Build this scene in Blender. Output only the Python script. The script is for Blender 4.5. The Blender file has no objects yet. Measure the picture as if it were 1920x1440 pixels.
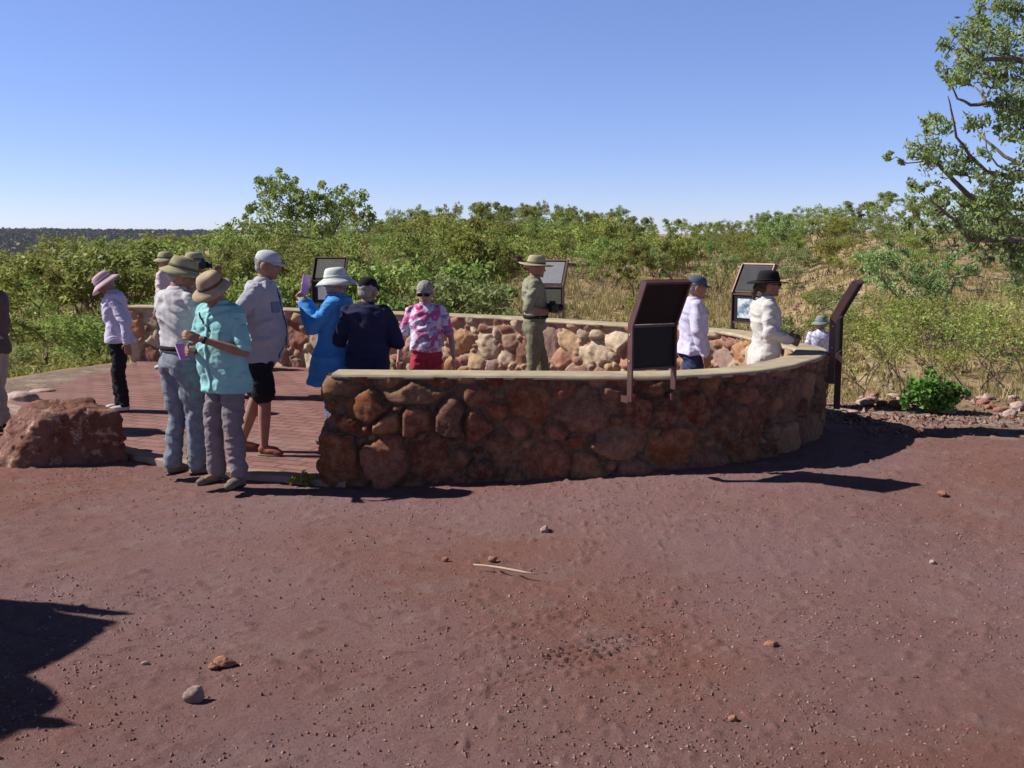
import bpy, math, random
import numpy as np
from mathutils import Vector, Matrix, Quaternion
R = math.radians
scn = bpy.context.scene
col = scn.collection
# ------------------------------------------------------------------ camera
F = 2059.0; CZ = 1.95; TH = math.atan(280 / F)
cam = bpy.data.cameras.new('camera'); camo = bpy.data.objects.new('camera', cam); col.objects.link(camo)
camo.location = (0, 0, CZ); camo.rotation_euler = (R(90) - TH, 0, 0)
cam.sensor_width = 36; cam.lens = 36 * F / 1920; cam.clip_start = .1; cam.clip_end = 6000
scn.camera = camo
# ------------------------------------------------------------------ light
EL = R(41); AZ = R(6)
SUNV = Vector((math.cos(EL) * math.cos(AZ), -math.cos(EL) * math.sin(AZ), -math.sin(EL)))
sl = bpy.data.lights.new('sun', 'SUN'); so = bpy.data.objects.new('sun', sl); col.objects.link(so)
sl.energy = 5.0; sl.angle = R(.5); sl.color = (1, .95, .87)
so.rotation_euler = SUNV.to_track_quat('-Z', 'Y').to_euler(); so.location = (-30, 5, 30)
w = bpy.data.worlds.new('World'); scn.world = w; w.use_nodes = True
nt = w.node_tree; bg = nt.nodes['Background']; sky = nt.nodes.new('ShaderNodeTexSky')
sky.sky_type = 'NISHITA'; sky.sun_disc = False; sky.sun_elevation = EL
sky.sun_rotation = math.atan2(-SUNV.x, -SUNV.y); sky.altitude = 2000; sky.air_density = .7; sky.dust_density = 0; sky.ozone_density = 6
_t = nt.nodes.new('ShaderNodeMix'); _t.data_type = 'RGBA'; _t.blend_type = 'MULTIPLY'; _t.inputs[0].default_value = 1; _t.inputs[7].default_value = (1.27, 1.02, 1.07, 1)
nt.links.new(sky.outputs[0], _t.inputs[6]); 
_g = nt.nodes.new('ShaderNodeTexCoord'); _s = nt.nodes.new('ShaderNodeSeparateXYZ'); nt.links.new(_g.outputs['Generated'], _s.inputs[0])
_r = nt.nodes.new('ShaderNodeValToRGB'); nt.links.new(_s.outputs[2], _r.inputs[0])
for _i, (_p, _v) in enumerate([(0, 1.12), (.10, 1.35), (.24, 1.62), (.42, .50), (1, .22)]):
    _e = _r.color_ramp.elements[0] if _i == 0 else (_r.color_ramp.elements[-1] if _i == 4 else _r.color_ramp.elements.new(_p)); _e.position = _p; _e.color = (_v, _v, _v, 1)
_m = nt.nodes.new('ShaderNodeMix'); _m.data_type = 'RGBA'; _m.blend_type = 'MULTIPLY'; _m.inputs[0].default_value = 1
nt.links.new(_t.outputs[2], _m.inputs[6]); nt.links.new(_r.outputs[0], _m.inputs[7]); nt.links.new(_m.outputs[2], bg.inputs[0]); bg.inputs[1].default_value = .08
scn.view_settings.view_transform = 'Standard'; scn.view_settings.look = 'None'
scn.view_settings.exposure = .42; scn.view_settings.gamma = 1
scn.cycles.max_bounces = 5; scn.cycles.transparent_max_bounces = 8

rnd = random.Random(7)
# ------------------------------------------------------------------ helpers
def ray(px, py):
    a = (px - 960) / F; b = (720 - py) / F
    s, c = math.sin(TH), math.cos(TH)
    return Vector((a, c + b * s, -s + b * c))
def G(px, py, h=0.):
    d = ray(px, py); t = (h - CZ) / d.z
    return Vector((0, 0, CZ)) + d * t
def D(px, py, y):
    d = ray(px, py); t = y / d.y
    return Vector((0, 0, CZ)) + d * t

def hsh(i, j, k, s):
    n = (i * 374761393 + j * 668265263 + k * 2147483647 + s * 1274126177) & 0xffffffff
    n = ((n ^ (n >> 13)) * 1274126177) & 0xffffffff
    n = ((n ^ (n >> 16)) * 2246822519) & 0xffffffff
    return ((n ^ (n >> 15)) & 0xffffff) / float(0xffffff)
def vnoise(p, s=0):
    p = np.asarray(p, float); i = np.floor(p).astype(np.int64); f = p - i; f = f * f * (3 - 2 * f)
    o = 0
    for a in (0, 1):
        for b in (0, 1):
            for c in (0, 1):
                wgt = (f[:, 0] if a else 1 - f[:, 0]) * (f[:, 1] if b else 1 - f[:, 1]) * (f[:, 2] if c else 1 - f[:, 2])
                o = o + wgt * hsh(i[:, 0] + a, i[:, 1] + b, i[:, 2] + c, s)
    return o * 2 - 1
def fbm(p, sc, octv=4, s=0):
    p = np.asarray(p, float) * sc; o = 0; a = 1; t = 0
    for k in range(octv):
        o = o + a * vnoise(p, s + k); t += a; a *= .5; p = p * 2.03 + 3.1
    return o / t
def sstep(a, b, x):
    t = np.clip((np.asarray(x, float) - a) / (b - a), 0, 1); return t * t * (3 - 2 * t)

class MB:
    def __init__(s): s.v = []; s.f = []
    def add(s, vs, fs):
        o = len(s.v); s.v += [tuple(v) for v in vs]; s.f += [tuple(o + i for i in f) for f in fs]
    def box(s, c, d, m=None):
        c = Vector(c); vs = []
        for x in (-.5, .5):
            for y in (-.5, .5):
                for z in (-.5, .5):
                    p = Vector((x * d[0], y * d[1], z * d[2]))
                    if m is not None: p = m @ p
                    vs.append(c + p)
        s.add(vs, [(0, 1, 3, 2), (4, 6, 7, 5), (0, 4, 5, 1), (2, 3, 7, 6), (0, 2, 6, 4), (1, 5, 7, 3)])
    def loft(s, rings):
        n = len(rings[0]); vs = []; fs = []
        for r in rings: vs += list(r)
        for k in range(len(rings) - 1):
            for i in range(n):
                j = (i + 1) % n
                fs.append((k * n + i, k * n + j, (k + 1) * n + j, (k + 1) * n + i))
        fs.append(tuple(range(n - 1, -1, -1))); fs.append(tuple((len(rings) - 1) * n + i for i in range(n)))
        s.add(vs, fs)
    def tube(s, pts, rad, n=6):
        pts = [Vector(p) for p in pts]; rings = []; ref = None
        for i, p in enumerate(pts):
            t = (pts[min(i + 1, len(pts) - 1)] - pts[max(i - 1, 0)]).normalized()
            if ref is None: ref = t.orthogonal()
            u = (ref - t * ref.dot(t)).normalized(); ref = u; v = t.cross(u); r = rad[i]
            rings.append([p + u * (r * math.cos(2 * math.pi * k / n)) + v * (r * math.sin(2 * math.pi * k / n)) for k in range(n)])
        s.loft(rings)
    def ell(s, c, r, m=None, n=14, k=9):
        c = Vector(c); rings = []
        for i in range(k):
            a = -math.pi / 2 + math.pi * (i + .35) / (k - .3)
            ring = []
            for j in range(n):
                b = 2 * math.pi * j / n
                p = Vector((r[0] * math.cos(a) * math.cos(b), r[1] * math.cos(a) * math.sin(b), r[2] * math.sin(a)))
                if m is not None: p = m @ p
                ring.append(c + p)
            rings.append(ring)
        s.loft(rings)
    def limb(s, pts, rad, n=12):
        for i in range(len(pts)):
            s.ell(pts[i], (rad[i],) * 3)
            if i: s.tube([pts[i - 1], pts[i]], [rad[i - 1], rad[i]], n)
    def obj(s, name, m, parent=None, smooth=True):
        me = bpy.data.meshes.new(name); me.from_pydata(s.v, [], s.f); me.update()
        return mobj(name, me, m, parent, smooth)
def mobj(name, me, m, parent=None, smooth=True):
    if m: me.materials.append(m)
    me.polygons.foreach_set('use_smooth', [smooth] * len(me.polygons))
    o = bpy.data.objects.new(name, me); col.objects.link(o)
    if parent: o.parent = parent
    return o
def npmesh(name, V, Q, cols=None):
    me = bpy.data.meshes.new(name); n = len(V); q = len(Q); k = Q.shape[1]
    me.vertices.add(n); me.vertices.foreach_set('co', np.ascontiguousarray(V, np.float32).ravel())
    me.loops.add(q * k); me.loops.foreach_set('vertex_index', np.ascontiguousarray(Q, np.int32).ravel())
    me.polygons.add(q); me.polygons.foreach_set('loop_start', np.arange(0, q * k, k, dtype=np.int32))
    me.update(calc_edges=True); me.validate()
    if cols is not None:
        a = me.color_attributes.new('Col', 'FLOAT_COLOR', 'POINT')
        c4 = np.ones((n, 4), np.float32); c4[:, :cols.shape[1]] = cols
        a.data.foreach_set('color', c4.ravel())
    return me
def tag(o, label=None, cat=None, group=None, kind=None):
    if label: o['label'] = label
    if cat: o['category'] = cat
    if group: o['group'] = group
    if kind: o['kind'] = kind
    return o
def empty(name, loc, rz=0):
    o = bpy.data.objects.new(name, None); col.objects.link(o); o.location = loc; o.rotation_euler = (0, 0, rz)
    o.empty_display_size = .1; return o
def remesh(mb, vox, it=2, fac=.5):
    me = bpy.data.meshes.new('tmp'); me.from_pydata(mb.v, [], mb.f); me.update()
    o = bpy.data.objects.new('tmp', me); col.objects.link(o)
    m = o.modifiers.new('r', 'REMESH'); m.mode = 'VOXEL'; m.voxel_size = vox
    if it: k = o.modifiers.new('s', 'SMOOTH'); k.factor = fac; k.iterations = it
    dg = bpy.context.evaluated_depsgraph_get(); dg.update()
    out = bpy.data.meshes.new_from_object(o.evaluated_get(dg))
    bpy.data.objects.remove(o); bpy.data.meshes.remove(me)
    return out
def getco(me):
    a = np.empty(len(me.vertices) * 3, np.float32); me.vertices.foreach_get('co', a); return a.reshape(-1, 3).astype(float)
def getno(me):
    a = np.empty(len(me.vertices) * 3, np.float32); me.vertices.foreach_get('normal', a); return a.reshape(-1, 3).astype(float)
def setco(me, V): me.vertices.foreach_set('co', V.astype(np.float32).ravel()); me.update()

# ------------------------------------------------------------------ materials
def newmat(name):
    m = bpy.data.materials.new(name); m.use_nodes = True; n = m.node_tree.nodes
    return m, n, m.node_tree.links, n['Principled BSDF']
def mixc(n, l, fac, a, b, mode='MIX'):
    x = n.new('ShaderNodeMix'); x.data_type = 'RGBA'; x.blend_type = mode
    for s, v in ((x.inputs[0], fac), (x.inputs[6], a), (x.inputs[7], b)):
        if hasattr(v, 'links') or hasattr(v, 'is_output'): l.new(v, s)
        elif isinstance(v, (int, float)): s.default_value = v
        else: s.default_value = (*v, 1)
    return x.outputs[2]
def ntex(n, l, vec, scale, det=4, rough=.6):
    t = n.new('ShaderNodeTexNoise'); t.inputs['Scale'].default_value = scale; t.inputs['Detail'].default_value = det; t.inputs['Roughness'].default_value = rough
    if vec is not None: l.new(vec, t.inputs['Vector'])
    return t.outputs[0]
def ramp(n, l, v, a, b):
    r = n.new('ShaderNodeMapRange'); r.inputs[1].default_value = a; r.inputs[2].default_value = b; l.new(v, r.inputs[0]); return r.outputs[0]
def bump(n, l, h, st, dist, prev=None):
    b = n.new('ShaderNodeBump'); b.inputs['Strength'].default_value = st; b.inputs['Distance'].default_value = dist
    l.new(h, b.inputs['Height'])
    if prev is not None: l.new(prev, b.inputs['Normal'])
    return b.outputs[0]
def pmat(name, c1, c2=None, sc=20, rough=.8, bs=.3, bd=.004, bsc=None, metal=0, spec=.3):
    m, n, l, p = newmat(name); tc = n.new('ShaderNodeTexCoord').outputs['Object']
    c2 = c2 or tuple(x * .8 for x in c1)
    f = ramp(n, l, ntex(n, l, tc, sc), .35, .65)
    l.new(mixc(n, l, f, c1, c2), p.inputs['Base Color'])
    p.inputs['Roughness'].default_value = rough; p.inputs['Metallic'].default_value = metal
    p.inputs['Specular IOR Level'].default_value = spec
    if bs: l.new(bump(n, l, ntex(n, l, tc, bsc or sc * 3, 6), bs, bd), p.inputs['Normal'])
    return m
def leafmat(name, c, c2, trans=.4):
    m, n, l, p = newmat(name)
    a = n.new('ShaderNodeAttribute'); a.attribute_name = 'Col'
    sep = n.new('ShaderNodeSeparateColor'); l.new(a.outputs[0], sep.inputs[0])
    oi = n.new('ShaderNodeObjectInfo')
    cc = mixc(n, l, sep.outputs[0], c, c2)
    hs = n.new('ShaderNodeHueSaturation'); l.new(cc, hs.inputs['Color'])
    l.new(ramp2(n, l, oi.outputs['Random'], .47, .53), hs.inputs['Hue'])
    mm = n.new('ShaderNodeMath'); mm.operation = 'MULTIPLY'; l.new(sep.outputs[1], mm.inputs[0]); l.new(ramp2(n, l, oi.outputs['Random'], .8, 1.25), mm.inputs[1])
    l.new(mm.outputs[0], hs.inputs['Value'])
    p.inputs['Roughness'].default_value = .55; p.inputs['Specular IOR Level'].default_value = .25
    l.new(hs.outputs[0], p.inputs['Base Color'])
    tr = n.new('ShaderNodeBsdfTranslucent'); l.new(hs.outputs[0], tr.inputs[0])
    mx = n.new('ShaderNodeMixShader'); mx.inputs[0].default_value = trans
    l.new(p.outputs[0], mx.inputs[1]); l.new(tr.outputs[0], mx.inputs[2]); l.new(mx.outputs[0], n['Material Output'].inputs[0])
    return m
def ramp2(n, l, v, a, b):
    r = n.new('ShaderNodeMapRange'); r.inputs[3].default_value = a; r.inputs[4].default_value = b; l.new(v, r.inputs[0]); return r.outputs[0]

# ------------------------------------------------------------------ terrain
_yr = [0, 13.2, 15, 17, 20, 25, 32, 45, 70, 103, 150, 220, 400, 900, 6000]
_zr = [-.04, -.05, -.5, -.9, -1.25, -1.55, -1.65, -1.3, -.45, .7, 1.7, 1.9, -2, -25, -90]
_yl = [0, 13.2, 15, 17, 20, 30, 45, 70, 120, 250, 600, 1100, 1500, 1760, 1900, 2600, 6000]
_zl = [-.04, -.05, -.15, -.4, -.8, -1.35, -1.6, -1.9, -4.5, -20, -50, -30, -4, 7.5, 8.5, -30, -90]
def terr(x, y):
    x = np.asarray(x, float); y = np.asarray(y, float)
    yc = np.interp(x, [-7.5, -6, 3.1, 3.6], [14.2, 17.9, 13.6, 13.2]) - 13.2
    fall = 1 - sstep(18, 40, y)
    yy = np.where(y > 0, y - yc * fall, y)
    a = x / np.maximum(y, 1)
    t = sstep(-.38, -.24, a)
    zl = np.interp(yy, _yl, _zl); zr = np.interp(yy, _yr, _zr)
    far = sstep(300, 700, y)
    z = zl * (1 - t) + zr * t
    # beyond the near rise one far ridge runs right across
    z = z * (1 - far) + (np.interp(yy, _yl, _zl) - np.maximum(0, a + .47) * 14 * sstep(1200, 1800, y)) * far
    und = fbm(np.stack([x, y, x * 0], -1).reshape(-1, 3), .09, 3, 5).reshape(x.shape)
    z = z + und * .55 * sstep(16, 40, y) + und * 2.5 * sstep(600, 1500, y)
    zq = np.interp(yy, [0, 13.2, 15, 17, 20, 25, 32, 45, 60, 90, 150, 260, 500, 900], [-.04, -.05, -.4, -.7, -.9, -.6, -.2, .55, 1.25, 2.2, 2.6, 2.2, -4, -25])
    z = z + .15 * sstep(-1.7, 2.4, x) * sstep(6.2, 8.6, y) * (1 - sstep(10.4, 12.3, y))
    hr = sstep(.22, .36, a) * (1 - far) * sstep(12.3, 14, y)
    z = z * (1 - hr) + (zq + und * .5 * sstep(16, 40, y)) * hr
    return z
def tz(x, y): return float(terr(np.array([x]), np.array([y]))[0])

xs = np.concatenate([-6 - np.geomspace(.03, 2500, 95)[::-1], np.arange(-6, -.25, .026), np.arange(-.25, 1.1, .012), np.arange(1.1, 6.5, .026), 6.5 + np.geomspace(.03, 2500, 95)])
ys = np.concatenate([np.linspace(-60, 3.2, 30), np.arange(3.3, 4.7, .028), np.arange(4.7, 5.7, .012), np.arange(5.7, 13.6, .028), 13.6 + np.geomspace(.03, 4500, 170)])
X, Y = np.meshgrid(xs, ys); Z = terr(X, Y)
P3 = np.stack([X.ravel(), Y.ravel(), 0 * X.ravel()], -1)
near = (1 - sstep(12, 20, Y.ravel())) 
det = fbm(P3, 1.3, 3, 11) * .022 + fbm(P3, 7, 4, 21) * .007
lump = np.maximum(0, fbm(P3, 16, 3, 31) - .2) * .035
# tyre imprint pressed into the dirt
ta = G(1030, 1228); tb = G(1165, 1188); tdv = (tb - ta); tl = tdv.length; tdv.normalize(); tn = Vector((-tdv.y, tdv.x, 0))
def track(ta, tl, wd, depth):
    u = (P3[:, 0] - ta.x) * tdv.x + (P3[:, 1] - ta.y) * tdv.y; v = (P3[:, 0] - ta.x) * tn.x + (P3[:, 1] - ta.y) * tn.y
    mask = sstep(-.05, .1, u) * (1 - sstep(tl - .1, tl + .05, u)) * (1 - sstep(wd * .5 - .03, wd * .5, np.abs(v)))
    tread = sstep(-.1, .4, np.sin(u * 2 * math.pi / .062 + np.sign(v) * 1.6)) * sstep(-.1, .3, np.cos(v * 2 * math.pi / .065))
    return -mask * (depth * .35 + tread * depth)
trk = track(ta, tl, .27, .017) + track(ta + tdv * tl * 1.02, tl * .7, .24, .008) + track(ta - tdv * tl * .8 - tn * .02, tl * .75, .24, .007)
Zf = Z.ravel() + near * (det + lump + trk) + (1 - near) * fbm(P3, .6, 4, 41) * .14
plat = None
V = np.stack([X.ravel(), Y.ravel(), Zf], -1)
nx, ny = len(xs), len(ys)
ii = (np.arange(ny - 1)[:, None] * nx + np.arange(nx - 1)[None, :]).ravel()
Q = np.stack([ii, ii + 1, ii + nx + 1, ii + nx], -1)
# zones: R = hillside cover, G = grey gravel shoulder
yc = np.interp(X.ravel(), [-7.5, -6, 3.1, 3.6], [14.2, 17.9, 13.0, 12.4])
nz = fbm(P3, .5, 4, 51)
zone = sstep(-.4, .9, Y.ravel() - yc + nz * 1.2)
grav = sstep(9.5, 10.6, Y.ravel() + nz * .9 - np.maximum(0, X.ravel() - 4) * .22) * sstep(3, 4.2, X.ravel())
grav = np.maximum(grav, sstep(10.6, 11.6, Y.ravel() + nz * .6) * sstep(-5.6, -6.4, X.ravel()) * .9)
cols = np.stack([zone, grav, 0 * zone], -1)
# paving footprint pushed under
paveW = None
ground_data = (V, Q, cols)

m, n, l, p = newmat('red_dirt')
pos = n.new('ShaderNodeNewGeometry').outputs['Position']
att = n.new('ShaderNodeAttribute'); att.attribute_name = 'Col'; sep = n.new('ShaderNodeSeparateColor'); l.new(att.outputs[0], sep.inputs[0])
c = mixc(n, l, ramp(n, l, ntex(n, l, pos, .28, 5), .42, .58), (.255, .150, .150), (.240, .116, .096))
c = mixc(n, l, ramp(n, l, ntex(n, l, pos, 2.2, 6, .7), .5, .72), c, (.27, .175, .165))
c = mixc(n, l, ramp(n, l, ntex(n, l, pos, 42, 6, .85), .56, .70), c, (.085, .040, .034))
c = mixc(n, l, ramp(n, l, ntex(n, l, pos, 55, 3, .7), .63, .72), c, (.36, .25, .21))
vo = n.new('ShaderNodeTexVoronoi'); vo.inputs['Scale'].default_value = 26; l.new(pos, vo.inputs['Vector'])
cg = mixc(n, l, ramp(n, l, ntex(n, l, pos, 18, 6, .8), .4, .62), (.34, .26, .2), (.12, .085, .07))
cg = mixc(n, l, ramp(n, l, ntex(n, l, pos, 3, 4), .5, .65), cg, (.40, .31, .24))
c = mixc(n, l, sep.outputs[1], c, cg)
ch = mixc(n, l, ramp(n, l, ntex(n, l, pos, .35, 6, .7), .4, .6), (.46, .35, .20), (.27, .18, .11))
ch = mixc(n, l, ramp(n, l, ntex(n, l, pos, 1.6, 6, .8), .5, .64), ch, (.10, .095, .035))
ch = mixc(n, l, ramp(n, l, ntex(n, l, pos, 5, 6, .8), .56, .66), ch, (.36, .27, .20))
c = mixc(n, l, sep.outputs[0], c, ch)
l.new(c, p.inputs['Base Color']); p.inputs['Roughness'].default_value = .95; p.inputs['Specular IOR Level'].default_value = .12
b1 = bump(n, l, ntex(n, l, pos, 34, 7, .8), 1, .026)
l.new(bump(n, l, ntex(n, l, pos, 110, 4, .7), .6, .006, b1), p.inputs['Normal'])
M_dirt = m

# ------------------------------------------------------------------ wall plan
def catmull(pts, step=.03):
    out = []; P = [pts[0] * 2 - pts[1]] + pts + [pts[-1] * 2 - pts[-2]]
    for i in range(1, len(P) - 2):
        for k in range(24):
            t = k / 24; a, b, c_, d = P[i - 1], P[i], P[i + 1], P[i + 2]
            out.append(.5 * ((2 * b) + (c_ - a) * t + (2 * a - 5 * b + 4 * c_ - d) * t * t + (3 * b - a - 3 * c_ + d) * t ** 3))
    out.append(pts[-1]); return resample(out, step)
def resample(pts, step):
    A = np.array([[p[0], p[1]] for p in pts]); sg = np.linalg.norm(np.diff(A, axis=0), axis=1); s = np.concatenate([[0], np.cumsum(sg)])
    nn = max(2, int(s[-1] / step)); t = np.linspace(0, s[-1], nn + 1)
    return np.stack([np.interp(t, s, A[:, 0]), np.interp(t, s, A[:, 1])], -1)
WH = .86
opx = [(621, 701), (760, 702), (900, 703), (1040, 704), (1180, 704.5), (1290, 702.5), (1390, 697), (1460, 688.5), (1512, 677), (1545, 665), (1552, 655), (1530, 648),
       (1482, 638), (1445, 628.5), (1405, 620.5), (1350, 615), (1165, 604), (1000, 594), (850, 587), (740, 583), (640, 579.5), (540, 576.5), (400, 573), (256, 571)]
outer = catmull([Vector(G(a, b, WH)[:2]) for a, b in opx])
for _ in range(6):
    outer[1:-1] = (outer[:-2] + outer[2:] + 2 * outer[1:-1]) / 4
tg = np.gradient(outer, axis=0); tg /= np.linalg.norm(tg, axis=1)[:, None]
nrm = np.stack([tg[:, 1], -tg[:, 0]], -1)      # outward (to camera for the first run)
def offs(d): return outer - nrm * d
CW = .31
# cap slab -------------------------------------------------------------------
def slab_ring(o, i): return np.concatenate([o, i[::-1]])
def cap_mesh():
    vs = []; fs = []; N = len(outer)
    jit = fbm(np.stack([outer[:, 0], outer[:, 1], 0 * outer[:, 0]], -1), 4, 3, 3) * .009
    prof = [(0.0, .824), (-.005, .838), (0.003, .853), (.016, WH), (CW - .016, WH), (CW - .003, .853), (CW + .005, .838), (CW, .824)]
    for k in range(N):
        end = .0
        for (u, z) in prof:
            q = outer[k] - nrm[k] * (u + (jit[k] if u < .2 else -jit[k]))
            if k == 0: q = q - tg[k] * .0
            vs.append((q[0], q[1], z + jit[k] * .25))
    M = len(prof)
    for k in range(N - 1):
        for j in range(M):
            j2 = (j + 1) % M
            fs.append((k * M + j, k * M + j2, (k + 1) * M + j2, (k + 1) * M + j))
    fs.append(tuple(range(M))[::-1]); fs.append(tuple((N - 1) * M + j for j in range(M)))
    me = bpy.data.meshes.new('cap'); me.from_pydata(vs, [], fs); me.update(); return me
M_cap = pmat('sandy_concrete', (.44, .37, .26), (.31, .25, .17), 4, .85, .35, .004, 40)
wall = tag(empty('stone_wall', (0, 0, 0)), 'waist high curved wall of irregular orange and brown stones with a smooth sandy capping', 'wall')
mobj('cap', cap_mesh(), M_cap, wall, False)
# masonry --------------------------------------------------------------------
sx = .030
o2 = offs(.045); i2 = offs(CW - .045)[::-1]
e1 = resample([o2[-1], i2[0]], .03)[1:-1]; e0 = resample([i2[-1], o2[0]], .03)[1:-1]
loop = np.concatenate([o2, e1, i2, e0]); 
loop = np.concatenate([loop, loop[:1]]); loop = resample(loop, .020)[:-1]
for _ in range(3): loop = (np.roll(loop, 1, 0) + np.roll(loop, -1, 0) + 2 * loop) / 4
ltg = np.roll(loop, -1, 0) - np.roll(loop, 1, 0); ltg /= np.linalg.norm(ltg, axis=1)[:, None]
lno = np.stack([ltg[:, 1], -ltg[:, 0]], -1)
sg = np.linalg.norm(np.roll(loop, -1, 0) - loop, axis=1); S = np.concatenate([[0], np.cumsum(sg)[:-1]]); LT = sg.sum()
zz = np.arange(-.3, .841, .020)
SS, ZZ = np.meshgrid(S, zz)
rw = random.Random(11)
# stones: (s, z, rs, rz, prot, color index)
pal = [(.42, .25, .13), (.50, .35, .21), (.36, .18, .09), (.27, .11, .075), (.46, .37, .26), (.34, .23, .20), (.22, .10, .08), (.42, .21, .15), (.30, .19, .14), (.52, .42, .30)]
fix = [(.10, .18, .13, .27, .06, 2), (.42, .16, .17, .20, .11, 7), (.26, .60, .20, .09, .07, 2), (.62, .70, .22, .07, .07, 4), (.44, .47, .12, .10, .08, 1), (.66, .47, .14, .11, .10, 7),
       (.95, .50, .11, .16, .09, 5), (.12, .46, .1, .1, .05, 3), (.05, .73, .14, .07, .05, 4), (1.15, .68, .17, .08, .03, 7), (.80, .16, .18, .17, .02, 3)]
stones = [list(f) for f in fix]
def far_enough(s, z, r):
    for t in stones:
        ds = abs(s - t[0]); ds = min(ds, LT - ds)
        if ds > .6: continue
        if (ds / (t[2] + r)) ** 2 + ((z - t[1]) / (t[3] + r)) ** 2 < .74: return False
    return True
for r_, tries in ((.19, 900), (.155, 2500), (.12, 5000), (.09, 8000), (.062, 9000), (.045, 7000)):
    for _ in range(tries):
        s = rw.uniform(0, LT); z = rw.uniform(-.3, .84); r = r_ * rw.uniform(.85, 1.15)
        if z > .68: r = min(r, .085)
        if far_enough(s, z, r):
            e = rw.uniform(.85, 1.5) if z < .68 else rw.uniform(1.2, 2.2)
            stones.append([s, z, r * e ** .5, r / e ** .5, rw.uniform(.008, .055), rw.randrange(len(pal))])
ST = np.array(stones)
f1 = np.full(SS.size, 9.); f2 = np.full(SS.size, 9.); idx = np.zeros(SS.size, int)
sf = SS.ravel(); zf = ZZ.ravel()
wob = np.stack([sf, zf, 0 * sf], -1)
sw = sf + fbm(wob, 4, 2, 61) * .05; zw = zf + fbm(wob, 4, 2, 71) * .05
loc_ = np.full((SS.size, 2), 0.)
for k, t in enumerate(ST):
    ds = (sw - t[0] + LT / 2) % LT - LT / 2
    sel = np.where(np.abs(ds) < .75)[0]
    dx = ds[sel]; dz = zw[sel] - t[1]
    d = ((np.abs(dx) / t[2]) ** 2.8 + (np.abs(dz) / t[3]) ** 2.8) ** (1 / 2.8)
    lt = d < f1[sel]
    f2[sel] = np.where(lt, f1[sel], np.minimum(f2[sel], d))
    a = sel[lt]; f1[a] = d[lt]; idx[a] = k; loc_[a, 0] = dx[lt]; loc_[a, 1] = dz[lt]
edge = np.clip((f2 - f1) * np.minimum(ST[idx, 2], ST[idx, 3]) * .5, 0, 1)
kk = sstep(.002, .019, edge)
tr_ = np.random.RandomState(3)
tilt = tr_.uniform(-.22, .22, (len(ST), 2))
pro = ST[idx, 4] * 1.0 + (tilt[idx, 0] * loc_[:, 0] + tilt[idx, 1] * loc_[:, 1])
cut = fbm(wob, 16, 3, 81)
_sn0 = ST[idx, 0]; _f = np.random.RandomState(8); _fa = _f.uniform(0, 6.283, (len(ST), 3)); _fd = _f.uniform(.1, .6, (len(ST), 3)); _rr = np.minimum(ST[idx, 2], ST[idx, 3])
_ch = np.zeros(len(idx))       # broken facets that chamfer each stone
for _k in range(3): _ch = np.maximum(_ch, (loc_[:, 0] * np.cos(_fa[idx, _k]) + loc_[:, 1] * np.sin(_fa[idx, _k])) - _fd[idx, _k] * _rr)
disp = kk * (np.where((_sn0 < 7.2) | (_sn0 > LT - .5), .034, .016) + pro * np.where((_sn0 < 7.2) & (_sn0 > 1.3), .6, 1.) - _ch * .45 + cut * .016) + (1 - kk) * fbm(wob, 30, 2, 91) * .005
L2 = np.tile(loop, (len(zz), 1)); N2 = np.tile(lno, (len(zz), 1))
sc_ = np.minimum(sf, LT - sf)
flare = .085 * sstep(1.6, .1, sc_) * np.clip(1 - zf / .8, 0, 1.2) ** 1.1
disp = np.minimum(disp, .13) + flare
Vw = np.stack([L2[:, 0] + N2[:, 0] * disp, L2[:, 1] + N2[:, 1] * disp, zf], -1)
nl = len(loop); ii = (np.arange(len(zz) - 1)[:, None] * nl + np.arange(nl)[None, :])
jn = (np.arange(nl) + 1) % nl
Qw = np.stack([ii, np.arange(len(zz) - 1)[:, None] * nl + jn[None, :], (np.arange(len(zz) - 1)[:, None] + 1) * nl + jn[None, :], ii + nl], -1).reshape(-1, 4)
pc = np.array(pal)[ST[idx, 5].astype(int)]
vr = tr_.uniform(.75, 1.15, len(ST))[idx][:, None]
mort = np.array([[.34, .24, .17]])
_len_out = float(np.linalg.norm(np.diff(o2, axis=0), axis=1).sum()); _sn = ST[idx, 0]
_shaded = ((_sn < 7.2) | (_sn > LT - .5))[:, None]      # near run outer face: shade painted into stone and mortar colours
pc = np.where(_shaded, pc * np.array([[.46, .29, .23]]), pc); mort = np.where(_shaded, mort * .26, mort)
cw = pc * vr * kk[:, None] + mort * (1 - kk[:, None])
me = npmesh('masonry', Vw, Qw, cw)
m, n, l, p = newmat('rough_stone')
att = n.new('ShaderNodeAttribute'); att.attribute_name = 'Col'; pos = n.new('ShaderNodeNewGeometry').outputs['Position']
c = mixc(n, l, ramp(n, l, ntex(n, l, pos, 14, 6, .75), .42, .62), att.outputs[0], mixc(n, l, .28, att.outputs[0], (.50, .34, .22)))
c = mixc(n, l, ramp(n, l, ntex(n, l, pos, 23, 6, .75), .52, .68), c, mixc(n, l, .6, att.outputs[0], (.17, .07, .04)))
l.new(c, p.inputs['Base Color']); p.inputs['Roughness'].default_value = .92; p.inputs['Specular IOR Level'].default_value = .15
l.new(bump(n, l, ntex(n, l, pos, 45, 6, .7), .7, .012), p.inputs['Normal'])
M_stone = m
mobj('masonry', me, M_stone, wall, True)

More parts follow.
